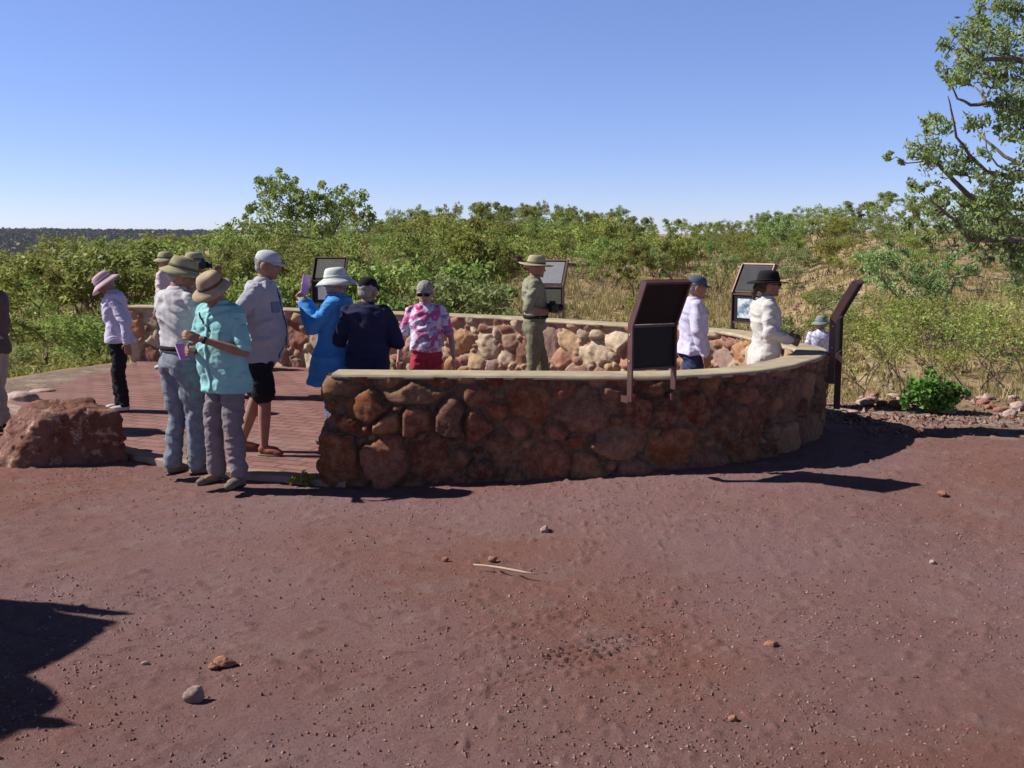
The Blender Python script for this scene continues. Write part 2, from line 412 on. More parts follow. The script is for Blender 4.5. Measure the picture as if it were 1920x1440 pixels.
# ------------------------------------------------------------------ paving
i_edge = [Vector((q[0], q[1])) for q in offs(.2)[::4]]
front = catmull([Vector(G(a, b)[:2]) for a, b in [(700, 905), (612, 898), (540, 891), (460, 884), (400, 877), (300, 858), (241, 846), (150, 815), (60, 775), (-20, 752)]], .05)
left = catmull([front[-1] if isinstance(front[-1], Vector) else Vector(front[-1]), Vector(G(-10, 748)[:2]), Vector(G(60, 737)[:2]), Vector(G(150, 711)[:2]), Vector(G(215, 694)[:2]), Vector(G(262, 684)[:2])], .05)
poly = [tuple(q) for q in i_edge] + [tuple(q) for q in left[::-1]] + [tuple(q) for q in front[::-1]]
from mathutils.geometry import tessellate_polygon
def sheet(poly, z, th):
    mb = MB(); n_ = len(poly)
    vs = [(a, b, z) for a, b in poly] + [(a, b, z - th) for a, b in poly]
    fs = [tuple(t) for t in tessellate_polygon([[Vector((a, b, 0)) for a, b in poly]])]
    fs += [(i, (i + 1) % n_, n_ + (i + 1) % n_, n_ + i) for i in range(n_)]
    mb.add(vs, fs); return mb
m, n, l, p = newmat('red_paver')
tc = n.new('ShaderNodeNewGeometry').outputs['Position']
mp = n.new('ShaderNodeMapping'); mp.inputs['Rotation'].default_value = (0, 0, R(24)); l.new(tc, mp.inputs[0])
br = n.new('ShaderNodeTexBrick'); l.new(mp.outputs[0], br.inputs['Vector']); br.inputs['Scale'].default_value = 1
br.inputs['Brick Width'].default_value = .30; br.inputs['Row Height'].default_value = .15; br.inputs['Mortar Size'].default_value = .014
br.inputs['Color1'].default_value = (.19, .085, .075, 1); br.inputs['Color2'].default_value = (.26, .125, .105, 1); br.inputs['Mortar'].default_value = (.09, .05, .045, 1)
c = mixc(n, l, ramp(n, l, ntex(n, l, tc, 1.1, 5), .4, .65), br.outputs[0], mixc(n, l, .35, br.outputs[0], (.33, .21, .18)))
c = mixc(n, l, ramp(n, l, ntex(n, l, tc, 25, 5, .8), .55, .75), c, (.34, .22, .19))
l.new(c, p.inputs['Base Color']); p.inputs['Roughness'].default_value = .85; p.inputs['Specular IOR Level'].default_value = .2
b0 = bump(n, l, br.outputs['Fac'], -.3, .003); l.new(bump(n, l, ntex(n, l, tc, 60, 4), .4, .003, b0), p.inputs['Normal'])
pv = sheet(poly, 0, .2).obj('paving', m, None, False); tag(pv, kind='structure')
# pale concrete kerb along the front and left edge
def band(path, w_, z0, z1, mat, name):
    A = np.array(path); t = np.gradient(A, axis=0); t /= np.linalg.norm(t, axis=1)[:, None]; nn = np.stack([-t[:, 1], t[:, 0]], -1)
    vs = []; fs = []
    for q, k in zip(A, nn):
        for (u, z) in ((w_ / 2, z0), (w_ / 2 + .004, z1 - .01), (w_ / 2 - .012, z1), (-w_ / 2 + .012, z1), (-w_ / 2 - .004, z1 - .01), (-w_ / 2, z0)): vs.append((q[0] + k[0] * u, q[1] + k[1] * u, z))
    for i in range(len(A) - 1):
        for j in range(6): j2 = (j + 1) % 6; fs.append((i * 6 + j, i * 6 + j2, (i + 1) * 6 + j2, (i + 1) * 6 + j))
    mb = MB(); mb.add(vs, fs); return mb.obj(name, mat, None, False)
kerb = band(front[4:], .16, -.2, .012, pmat('pale_kerb', (.34, .25, .19), (.26, .17, .13), 6, .9, .3, .004, 40), 'kerb'); tag(kerb, kind='structure')
# low course lines across the paving
# push the ground under the paving
from mathutils import kdtree
pa = np.array(poly)
def inpoly(x, y):
    ins = np.zeros(len(x), bool); j = len(pa) - 1
    for i in range(len(pa)):
        xi, yi = pa[i]; xj, yj = pa[j]
        cnd = ((yi > y) != (yj > y)) & (x < (xj - xi) * (y - yi) / (yj - yi + 1e-12) + xi)
        ins ^= cnd; j = i
    return ins
V, Q, cols = ground_data
sel = (V[:, 1] > 7.5) & (V[:, 1] < 19) & (V[:, 0] > -8) & (V[:, 0] < 4)
idxs = np.where(sel)[0]; ins = inpoly(V[idxs, 0], V[idxs, 1]); V[idxs[ins], 2] = np.minimum(V[idxs[ins], 2], -.09)
me = npmesh('ground', V, Q, cols); tag(mobj('ground', me, M_dirt), kind='structure')

# ------------------------------------------------------------------ rocks
def rock_mesh(dim, seed, sub=5, planes=12, rough=.06, flat=None):
    import bmesh
    bm = bmesh.new(); bmesh.ops.create_icosphere(bm, subdivisions=sub, radius=1)
    me = bpy.data.meshes.new('rock'); bm.to_mesh(me); bm.free()
    V = getco(me); rs = np.random.RandomState(seed)
    Nn = rs.normal(size=(planes, 3)); Nn /= np.linalg.norm(Nn, axis=1)[:, None]; dd = rs.uniform(.62, .95, planes)
    if flat is not None:
        Nn = np.concatenate([Nn, np.array([f[0] for f in flat], float)]); Nn /= np.linalg.norm(Nn, axis=1)[:, None]; dd = np.concatenate([dd, [f[1] for f in flat]])
    dn = V @ Nn.T; r = np.where(dn > .05, dd[None, :] / np.maximum(dn, .05), 9)
    r = np.minimum(-np.log(np.exp(-np.minimum(r, 3) * 14).sum(1)) / 14, 1.1)
    r = r * (1 + fbm(V, 2.2, 4, seed) * rough * 2 + (np.abs(fbm(V, 5, 4, seed + 9))) * rough * 1.6)
    V = V * r[:, None] * (np.array(dim) / 2)
    setco(me, V); return me
M_rock = pmat('red_rock', (.36, .18, .13), (.19, .075, .05), 3.5, .92, .9, .03, 14, spec=.15)
def rockmat2():
    m, n, l, p = newmat('boulder_stone'); tc = n.new('ShaderNodeTexCoord').outputs['Object']
    c = mixc(n, l, ramp(n, l, ntex(n, l, tc, 3, 6, .7), .4, .6), (.21, .11, .09), (.15, .058, .036))
    c = mixc(n, l, ramp(n, l, ntex(n, l, tc, 7, 6, .75), .54, .66), c, (.44, .31, .25))
    c = mixc(n, l, ramp(n, l, ntex(n, l, tc, 12, 6, .8), .56, .66), c, (.10, .04, .03))
    l.new(c, p.inputs['Base Color']); p.inputs['Roughness'].default_value = .93; p.inputs['Specular IOR Level'].default_value = .12
    l.new(bump(n, l, ntex(n, l, tc, 22, 6, .75), .9, .02), p.inputs['Normal']); return m
M_boul = rockmat2()
me = rock_mesh((1.30, .95, .92), 5, 6, 9, .085, [((0, 0, 1), .68), ((-.72, -.52, .42), .60), ((.42, -.90, .02), .46), ((1, .1, .1), .80), ((-1, 0, .5), .84), ((.2, -.3, 1), .74)])
bl = mobj('boulder', me, M_boul); q = G(118, 872); bl.location = (q.x - .13, q.y + .38, .17); bl.rotation_euler = (0, 0, R(0))
tag(bl, 'big rough reddish boulder sitting in front of the paving at the left', 'boulder')
M_mid = pmat('brown_rock', (.30, .21, .19), (.20, .13, .11), 9, .9, .6, .01, 40)
def rock(px, py, wpx, hpx, seed, label, cat='rock', name='rock', mat=None, group=None, h=None, z=-.05, yf=.8):
    q = G(px, py, z)
    for _ in range(8): z = .5 * z + .5 * tz(q.x, min(q.y, 13.2)); q = G(px, py, z)
    s = q.y / (F * .99)
    me = rock_mesh((wpx * s, wpx * s * yf, hpx * s * 1.25), seed, 4, 6, .09)
    o = mobj(name, me, mat or M_rock); o.location = (q.x, q.y + wpx * s * .3, q.z + hpx * s * .42); tag(o, label, cat, group); return o
M_pale = pmat('pale_rock', (.46, .35, .30), (.30, .2, .17), 9, .9, .6, .01, 40)
rock(360, 1318, 38, 29, 21, 'fist sized brownish rounded rock casting a short shadow on the dirt at lower left', mat=M_mid)
rock(418, 1252, 40, 17, 22, 'crumbly flat red clod lying just above the brownish rounded rock')
rock(400, 1256, 20, 10, 42, 'small red lump beside the crumbly flat clod')
rock(1022, 998, 17, 11, 23, 'small grey stone on the dirt in front of the middle of the wall', mat=M_pale)
rock(924, 1054, 16, 10, 24, 'dark little stone touching the pale stick')
rock(1448, 1216, 26, 11, 25, 'low reddish stone on the dirt right of the tyre print')
rock(1375, 1353, 18, 9, 26, 'little brown stone near the bottom edge right of centre')
rock(1770, 930, 18, 9, 27, 'dark stone on the dirt at far right below the shadow')
rock(835, 1052, 12, 7, 28, 'tiny dark stone left of the pale stick')
rock(270, 1247, 14, 7, 29, 'tiny pale stone between the dark shadow and the clod', mat=M_pale)
rock(1750, 1058, 14, 7, 30, 'small pale stone on open dirt at the right', mat=M_pale)
rock(30, 760, 60, 22, 31, 'flat pale rock beyond the boulder at the left edge', mat=M_pale, z=-.03)
rock(75, 742, 46, 12, 32, 'small flat pale rock right behind the boulder', mat=M_pale, z=-.05)
for i in range(40):
    px = rnd.uniform(1592, 1950); py = 746 + 40 * rnd.random() ** 1.8
    wv = rnd.uniform(9, 34); rock(px, py, wv, wv * rnd.uniform(.28, .6), 100 + i, 'pale broken rock along the edge of the clearing right of the wall', mat=rnd.choice([M_pale, M_pale, M_rock]), group='rocks along the clearing edge')
# stick
mb = MB(); a, b = G(888, 1056), G(1008, 1073)
pts = [a.lerp(b, t) + Vector((0, .012 * math.sin(t * 5), -.02)) for t in (0, .2, .4, .6, .8, 1)]
mb.tube([q + Vector((0, 0, .012)) for q in pts], [.004, .006, .008, .008, .006, .003], 7)
tag(mb.obj('stick', pmat('dry_wood', (.52, .43, .29), None, 30)), 'thin pale dry stick lying on the red dirt', 'stick')
# gravel
def scatter_pebbles(N, seed, ymin, ymax, smin, smax, name, mat, xr=None):
    rs = np.random.RandomState(seed)
    y = ymin * (ymax / ymin) ** rs.uniform(0, 1, N); x = rs.uniform(-1, 1, N) * y * .5
    if xr: x = rs.uniform(xr[0], xr[1], N)
    keep = ~inpoly(x, y) & (fbm(np.stack([x, y, 0 * x], -1), .9, 3, 123) + rs.uniform(-.35, .35, N) > -.05); x = x[keep]; y = y[keep]; N = len(x)
    s = smin * (smax / smin) ** (rs.uniform(0, 1, N) ** 3)
    base = np.array([[1, 0, 0], [0, 1, 0], [-1, 0, 0], [0, -1, 0], [0, 0, .8], [0, 0, -.8]]); 
    Vb = base[None] * s[:, None, None] * rs.uniform(.6, 1.35, (N, 6, 1)) + rs.normal(size=(N, 6, 3)) * s[:, None, None] * .15
    z = terr(x, y); P_ = np.stack([x, y, x * 0], -1); z = z + (1 - sstep(12, 20, y)) * (fbm(P_, 1.3, 3, 11) * .022 + fbm(P_, 7, 4, 21) * .007)
    Vb += np.stack([x, y, z + s * .25], -1)[:, None]
    fb = np.array([[0, 1, 4], [1, 2, 4], [2, 3, 4], [3, 0, 4], [1, 0, 5], [2, 1, 5], [3, 2, 5], [0, 3, 5]])
    Q_ = (np.arange(N)[:, None, None] * 6 + fb[None]).reshape(-1, 3)
    cc = np.repeat(rs.uniform(0, 1, (N, 1)), 6, 0).repeat(3, 1)
    me = npmesh(name, Vb.reshape(-1, 3), Q_, cc); o = mobj(name, me, mat, None, False); return o
m, n, l, p = newmat('pebbles'); att = n.new('ShaderNodeAttribute'); att.attribute_name = 'Col'; cr = n.new('ShaderNodeValToRGB'); l.new(att.outputs[0], cr.inputs[0])
for i, (ps, cc) in enumerate([(0, (.10, .045, .035, 1)), (.5, (.22, .10, .08, 1)), (.75, (.24, .14, .12, 1)), (1, (.34, .23, .20, 1))]):
    e = cr.color_ramp.elements[i] if i < 1 else (cr.color_ramp.elements.new(ps) if i < 3 else cr.color_ramp.elements[-1]); e.position = ps; e.color = cc
l.new(cr.outputs[0], p.inputs['Base Color']); p.inputs['Roughness'].default_value = .9
tag(scatter_pebbles(60000, 4, 3.4, 12.5, .0022, .011, 'gravel', m), 'fine loose gravel and grit strewn over the red dirt', 'gravel', kind='stuff')
tag(scatter_pebbles(6000, 5, 9.9, 14, .008, .045, 'rubble', m, (3.3, 8)), 'loose grey rubble at the edge of the clearing', 'rubble', kind='stuff')
tag(scatter_pebbles(22000, 6, 14, 90, .02, .16, 'hillside_rubble', m, (4, 45)), 'scattered stones over the right hillside', 'rubble', kind='stuff')

# ------------------------------------------------------------------ vegetation
M_bark = pmat('grey_bark', (.24, .19, .15), (.12, .09, .07), 12, .95, .8, .02, 30)
M_bark2 = pmat('pale_bark', (.34, .28, .22), (.16, .12, .09), 8, .95, .7, .02, 30)
M_leafA = leafmat('olive_leaves', (.23, .29, .06), (.40, .43, .13))
M_leafB = leafmat('green_leaves', (.19, .25, .055), (.36, .41, .12))
M_leafC = leafmat('grey_green_leaves', (.22, .29, .10), (.40, .47, .20))
M_leafF = leafmat('drooping_leaves', (.23, .33, .11), (.44, .54, .23), .45)
M_leafD = leafmat('yellow_leaves', (.26, .30, .055), (.42, .44, .12))
M_leafE = leafmat('ridge_leaves', (.035, .045, .04), (.075, .085, .065), .1)
M_under = leafmat('undergrowth_leaves', (.15, .175, .04), (.38, .31, .13))
def leaves(cent, rad, cnt, size, seed, flatz=.8, long_=2.2, droop=0.):
    """leaf quads scattered in clumps; returns V,Q,cols"""
    rs = np.random.RandomState(seed); cent = np.asarray(cent, float); K = len(cent)
    rad = np.broadcast_to(np.asarray(rad, float), (K,)); cnt = np.broadcast_to(np.asarray(cnt), (K,)).astype(int)
    ci = np.repeat(np.arange(K), cnt); N = len(ci)
    g = rs.normal(size=(N, 3)); g /= np.linalg.norm(g, axis=1)[:, None]; g *= rs.uniform(0, 1, (N, 1)) ** .55
    g[:, 2] *= flatz; C = cent[ci] + g * rad[ci][:, None]
    ax = rs.normal(size=(N, 3)); ax[:, 2] -= droop; ax /= np.linalg.norm(ax, axis=1)[:, None]
    up = rs.normal(size=(N, 3)) * .9 + np.array([0, 0, .5]); sd = np.cross(ax, up); sd /= np.linalg.norm(sd, axis=1)[:, None] + 1e-9
    L = size * rs.uniform(.6, 1.4, (N, 1)); W = L / long_
    nn = np.cross(ax, sd) * L * .12
    Vv = np.stack([C - ax * L * .5, C + sd * W * .5 + nn, C + ax * L * .5, C - sd * W * .5 + nn], 1).reshape(-1, 3)
    Q_ = np.arange(N * 4).reshape(-1, 4)
    cl = rs.uniform(0, 1, K)[ci] * .6 + rs.uniform(0, 1, N) * .4; br_ = (rs.uniform(.7, 1.15, K)[ci] * rs.uniform(.75, 1.2, N))
    cc = np.repeat(np.stack([cl, br_, cl], -1), 4, 0)
    return Vv, Q_, cc
def bushproto(seed, H, spread, nst, nleaf, lsize, clr=.32, trunk_h=.3, lean=.0, clear=.22):
    r = random.Random(seed); mb = MB(); tips = []
    def go(p, d, L, rr, lev):
        k = 4; pts = [p]; rad = [rr]
        for i in range(k):
            d = (d + Vector((r.uniform(-.28, .28), r.uniform(-.28, .28), r.uniform(-.05, .2)))).normalized()
            p = p + d * (L / k); pts.append(p); rad.append(rr * (1 - .5 * (i + 1) / k))
            if lev > 0 and i >= 1: tips.append((p + Vector((r.gauss(0, .12), r.gauss(0, .12), r.gauss(0, .08))) * H * .4, lev))
        mb.tube(pts, rad, 5)
        if lev >= 2: tips.append((p, 3)); return
        for c_ in range(r.choice((2, 3, 3)) if lev else 3):
            a = r.uniform(0, 6.283); t = r.uniform(.35, .95)
            dd = (d * .7 + Vector((math.cos(a), math.sin(a), r.uniform(.0, .7))) * t * spread).normalized()
            go(p, dd, L * r.uniform(.6, .85), rad[-1] * .75, lev + 1)
    for s in range(nst):
        a = r.uniform(0, 6.283); dd = Vector((math.cos(a) * .45 * spread + lean, math.sin(a) * .45 * spread, 1)).normalized()
        go(Vector((r.uniform(-.08, .08) * nst, r.uniform(-.08, .08) * nst, -.15)), dd, H * trunk_h * 1.35, .023 * H / (nst ** .35), 0)
    cs = [t[0] for t in tips]; zt = max(c_.z for c_ in cs)
    k = (H - .1) / zt
    cs = [c_ for c_ in cs if c_.z > H * clear]
    me_t = bpy.data.meshes.new('trunk'); me_t.from_pydata(mb.v, [], mb.f); me_t.update(); 
    rs_ = np.random.RandomState(seed); n_ = len(cs)
    V_, Q_, C_ = leaves(cs, clr * rs_.uniform(.6, 1.3, n_), np.maximum(8, nleaf / n_ * rs_.uniform(.5, 1.5, n_)), lsize, seed, .75)
    me_c = npmesh('crown', V_, Q_, C_)
    mb_top = float(V_[:, 2].max())
    return me_t, me_c, mb_top
protos = {}
def gp(key):
    if key in protos: return protos[key]
    kind, s = key
    if kind == 'tree': a = bushproto(100 + s, 4.2, 1.0, 1 + s % 3, 3600, .16, .36, .42, clear=.42)
    elif kind == 'bush': a = bushproto(200 + s, 2.5, 1.25, 3 + s % 2, 2700, .12, .28, .30)
    elif kind == 'big': a = bushproto(300 + s, 4.6, 1.15, 3, 6800, .135, .38, .34, clear=.25)
    elif kind == 'twig': a = bushproto(500 + s, 2.0, 1.1, 4, 750, .085, .30, .42)
    elif kind == 'thin': a = bushproto(400 + s, 4.4, .75, 1, 1100, .17, .34, .42)
    mt, mc, top = a; protos[key] = (mt, mc, top, {}); return protos[key]
def plant(key, x, y, top_py=None, H=None, mat=None, label='', group=None, rz=None, name=None, wide=1., z=None, bark=None):
    mt, mc, top, cache = gp(key); mat = mat or M_leafA
    z = tz(x, y) if z is None else z
    if top_py is not None:
        px = 960 + x / y * F; zt = D(px, top_py, y).z; H = max(.5, zt - z)
    s = H / top
    rt = empty(name or ('tree' if key[0] in ('tree', 'thin', 'big') else 'shrub'), (x, y, z), rz if rz is not None else rnd.uniform(0, 6.28))
    rt.scale = (s * wide, s * wide, s)
    kk_ = mat.name
    if kk_ not in cache: c2 = mc.copy(); c2.materials.clear(); c2.materials.append(mat); cache[kk_] = c2
    if 'bark' not in cache: mt.materials.append(bark or M_bark); cache['bark'] = 1
    t = bpy.data.objects.new('trunk', mt); col.objects.link(t); t.parent = rt
    c_ = bpy.data.objects.new('crown', cache[kk_]); col.objects.link(c_); c_.parent = rt
    tag(rt, label, 'tree' if rt.name.startswith('tree') else 'shrub', group); return rt
def at(px, y): return D(px, 440, y).x
# skyline row on the rise
sky_y = [(380, 445), (440, 425), (470, 415), (700, 402), (750, 388), (800, 388), (860, 374), (920, 382), (960, 380), (1010, 376), (1060, 386), (1150, 382), (1175, 397), (1240, 407), (1330, 412), (1400, 405), (1450, 392), (1500, 383), (1600, 383), (1650, 388), (1700, 400), (1800, 405), (1950, 410)]
sxs, sys_ = zip(*sky_y)
px = 395
i = 0
while px < 1960:
    d = rnd.uniform(84, 112); tp = np.interp(px, sxs, sys_) + rnd.choice([0, 2, 5, 12, 18]) + rnd.uniform(-3, 4)
    plant((rnd.choice(['tree', 'tree', 'thin']), rnd.randrange(4)), at(px, d), d, tp, mat=rnd.choice([M_leafA, M_leafB, M_leafA, M_leafC]),
          label='slender green tree on the skyline of the rise behind the lookout', group='skyline trees on the rise', wide=rnd.uniform(.7, 1.15))
    if rnd.random() < .6:
        d2 = rnd.uniform(76, 96); a2 = px + rnd.uniform(-8, 8)
        plant(('bush', rnd.randrange(4)), at(a2, d2), d2, tp + rnd.uniform(14, 30), mat=rnd.choice([M_leafA, M_leafB, M_leafD]), label='x', group='bushes beneath the skyline trees', wide=rnd.uniform(1.0, 1.5))
    px += rnd.uniform(8, 15); i += 1
# middle band
px = 700
while px < 1720:
    d = rnd.uniform(55, 80); tp = 425 + rnd.uniform(-8, 24)
    plant((rnd.choice(['tree', 'tree', 'bush']), rnd.randrange(4)), at(px, d), d, tp, mat=rnd.choice([M_leafA, M_leafB, M_leafD, M_leafA]),
          label='green scrub tree in the middle of the slope behind the far wall', group='scrub trees halfway up the slope', wide=rnd.uniform(.6, .95))
    px += rnd.uniform(16, 36)
# near band behind the far wall
for (a, d, tp, ky, mt_) in [(700, 36, 418, 'big', 'A'), (755, 34, 425, 'big', 'B'), (815, 37, 412, 'big', 'D'), (870, 38, 400, 'big', 'A'), (905, 42, 405, 'tree', 'A'), (640, 31, 440, 'big', 'B'), (590, 29, 448, 'big', 'A'),
                       (540, 33, 438, 'big', 'D'), (490, 31, 440, 'big', 'B'), (440, 30, 448, 'big', 'B'), (405, 33, 452, 'big', 'B'), (780, 27, 470, 'bush', 'B'), (850, 26, 500, 'bush', 'C'), (725, 27, 482, 'bush', 'A'),
                       (670, 28, 470, 'bush', 'D'), (560, 27, 490, 'bush', 'A'), (500, 26, 500, 'bush', 'B'), (970, 45, 440, 'tree', 'A'), (1000, 40, 470, 'tree', 'B')]:
    plant((ky, rnd.randrange(3)), at(a, d), d, tp, mat={'A': M_leafA, 'B': M_leafB, 'C': M_leafC, 'D': M_leafD}[mt_],
          label='dense leafy bush growing close behind the left half of the far wall', group='dense bushes behind the far wall', wide=1.05)
for k in range(16):
    d = rnd.uniform(20, 40); a = rnd.uniform(860, 1480)
    plant(('bush', rnd.randrange(4)), at(a, d), d, None, rnd.uniform(.9, 1.6), rnd.choice([M_leafB, M_leafA, M_leafC, M_leafD]),
          'low green shrub on the slope between the far wall and the scrub trees', 'low shrubs just behind the far wall', wide=rnd.uniform(1.1, 1.6))
for (a, d, tp) in [(1100, 52, 455), (1200, 50, 450), (1150, 58, 440), (1290, 52, 462), (1340, 50, 470), (1180, 46, 470)]:
    plant(('tree', rnd.randrange(4)), at(a, d), d, tp, mat=rnd.choice([M_leafA, M_leafC, M_leafB]), label='x', group='open trees above the near sign')
# right hillside
rb = plant(('bush', 1), at(1592, 66), 66, 438, mat=M_leafD, label='rounded yellow green bush with dark forked stems halfway up the right hillside', wide=1.35)
for k in range(9):
    d = rnd.uniform(20, 42); a = rnd.uniform(1600, 1960)
    plant(('twig', rnd.randrange(3)), at(a, d), d, None, rnd.uniform(.8, 1.4), rnd.choice([M_leafD, M_leafA, M_leafC]), 'x', 'bushes on the right hillside', wide=rnd.uniform(1., 1.4))
for k in range(14):
    d = rnd.uniform(45, 85); a = rnd.uniform(1350, 1950)
    plant(('tree', rnd.randrange(4)), at(a, d), d, None, rnd.uniform(2.4, 3.6), rnd.choice([M_leafA, M_leafB, M_leafC]), 'x', 'scrub trees halfway up the slope', wide=rnd.uniform(.8, 1.2))
for k in range(40):
    d = rnd.uniform(23, 75); a = rnd.uniform(1480, 1990)
    plant(('bush', rnd.randrange(4)), at(a, d), d, None, rnd.uniform(.5, 1.25), rnd.choice([M_leafA, M_leafD, M_leafC, M_leafB]),
          'scrubby bush among stones on the right hillside', 'bushes on the right hillside', wide=rnd.uniform(1., 1.5))
for (a, d, H) in [(1660, 17, 1.35), (1835, 17.5, 1.7), (1905, 19, 1.6), (1710, 19, 1.6), (1615, 21, 1.4), (1780, 22, 1.7), (1870, 24, 1.5), (1660, 25, 1.5), (1740, 16, 1.0), (1950, 22, 1.6)]:
    plant(('twig', rnd.randrange(3)), at(a, d), d, None, H, rnd.choice([M_leafD, M_leafA]), 'sparse twiggy bush just below the clearing at the right', 'twiggy bushes below the clearing edge', wide=1.2)
# left valley
for k in range(38):
    d = rnd.uniform(34, 88); a = rnd.uniform(-40, 440)
    plant((rnd.choice(['tree', 'bush', 'tree']), rnd.randrange(4)), at(a, d), d, None, rnd.uniform(2.3, 3.6), rnd.choice([M_leafA, M_leafD, M_leafB, M_leafA]),
          'olive green tree scattered over the low slope at the left', 'trees on the left slope', wide=rnd.uniform(1., 1.35))
for k in range(24):
    d = rnd.uniform(20, 38); a = rnd.uniform(-40, 330)
    plant(('bush', rnd.randrange(4)), at(a, d), d, None, rnd.uniform(.8, 1.6), rnd.choice([M_leafA, M_leafD, M_leafB]),
          'low olive bush close beyond the left side of the paving', 'low bushes beyond the paving', wide=rnd.uniform(1.1, 1.6))
# undergrowth
def ground_cover(N, seed, y0, y1, rad, per, size, xr, name, mat, label, cat, fz=.55):
    rs = np.random.RandomState(seed); y = y0 * (y1 / y0) ** rs.uniform(0, 1, N); x = (rs.uniform(xr[0], xr[1], N) - 960) / F * y
    yc_ = np.interp(x, [-7.5, -6, 3.1, 3.6], [14.5, 17.9, 13.8, 13.6])
    nse = fbm(np.stack([x, y, 0 * x], -1), .25, 3, 77)
    k_ = (y > yc_ + .3) & (nse > -.22) & ~((x / y > .24) & (y < 60) & (rs.uniform(0, 1, len(x)) < .6)) & ~((x / y > .24) & (y < 24) & (rs.uniform(0, 1, len(x)) < .6)); x = x[k_]; y = y[k_]; z = terr(x, y)
    r_ = rad * rs.uniform(.5, 1.4, len(x)) * (1 + y / 60)
    V_, Q_, C_ = leaves(np.stack([x, y, z + r_ * .35], -1), r_, per, size, seed, fz)
    V_[:, 2] = np.maximum(V_[:, 2], terr(V_[:, 0], V_[:, 1]) - .02)
    return tag(mobj(name, npmesh(name, V_, Q_, C_), mat, None, False), label, cat, kind='stuff')
ground_cover(1700, 5, 15, 110, .24, 30, .12, (-60, 1980), 'undergrowth', M_under, 'low mixed green and straw coloured undergrowth covering the slopes', 'undergrowth')
ground_cover(1300, 15, 14.5, 50, .18, 40, .07, (-60, 420), 'low_weeds', M_leafA, 'short grey green weeds on the ground left of the paving', 'weeds', .3)
# dry grass blades
def grass(N, seed, y0, y1, xr, h, name, mat, label, zmask=None):
    rs = np.random.RandomState(seed); y = y0 * (y1 / y0) ** rs.uniform(0, 1, N); x = (rs.uniform(xr[0], xr[1], N) - 960) / F * y
    yc_ = np.interp(x, [-7.5, -6, 3.1, 3.6], [14.2, 17.9, 13.6, 13.2]); k_ = (y > yc_) & ~((x / y > .24) & (rs.uniform(0, 1, len(x)) < .72)) & ~((x / y < -.2) & (y < 50) & ((y < 25) | (rs.uniform(0, 1, len(x)) < .85))) & ~((y < 24) & (rs.uniform(0, 1, len(x)) < .5)); x = x[k_]; y = y[k_]
    B = 9; n_ = len(x); xb = np.repeat(x, B) + rs.normal(size=n_ * B) * .09; yb = np.repeat(y, B) + rs.normal(size=n_ * B) * .09; zb = terr(xb, yb)
    hh = h * rs.uniform(.5, 1.3, n_ * B); w_ = .006 * (1 + yb / 18); a = rs.uniform(0, 6.28, n_ * B)
    lx = rs.normal(size=n_ * B) * .35 * hh; ly = rs.normal(size=n_ * B) * .35 * hh
    V_ = np.stack([np.stack([xb - np.cos(a) * w_, yb - np.sin(a) * w_, zb - .02], -1), np.stack([xb + np.cos(a) * w_, yb + np.sin(a) * w_, zb - .02], -1), np.stack([xb + lx, yb + ly, zb + hh], -1)], 1).reshape(-1, 3)
    cc = np.repeat(np.stack([rs.uniform(0, 1, n_ * B), rs.uniform(.7, 1.2, n_ * B), 0 * xb], -1), 3, 0)
    return tag(mobj(name, npmesh(name, V_, np.arange(len(V_)).reshape(-1, 3), cc), mat, None, False), label, 'grass', kind='stuff')
M_dry = leafmat('dry_grass_blades', (.50, .40, .20), (.34, .33, .11), .3)
grass(24000, 8, 14.3, 110, (-60, 1980), .34, 'dry_grass', M_dry, 'dry straw coloured grass tufts over the slopes')
# far ridge wood
rs = np.random.RandomState(9); N = 9500
yy_ = rs.uniform(1150, 1900, N); xx_ = (rs.uniform(-120, 1000, N) - 960) / F * yy_; zz_ = terr(xx_, yy_)
V_, Q_, C_ = leaves(np.stack([xx_, yy_, zz_ + 1.5], -1), rs.uniform(2.5, 5.5, N), 16, 3.2, 9, .6, 1.3)
tag(mobj('far_wood', npmesh('far_wood', V_, Q_, C_), M_leafE, None, False), 'dark wooded ridge along the horizon at the left', 'wood', kind='stuff')

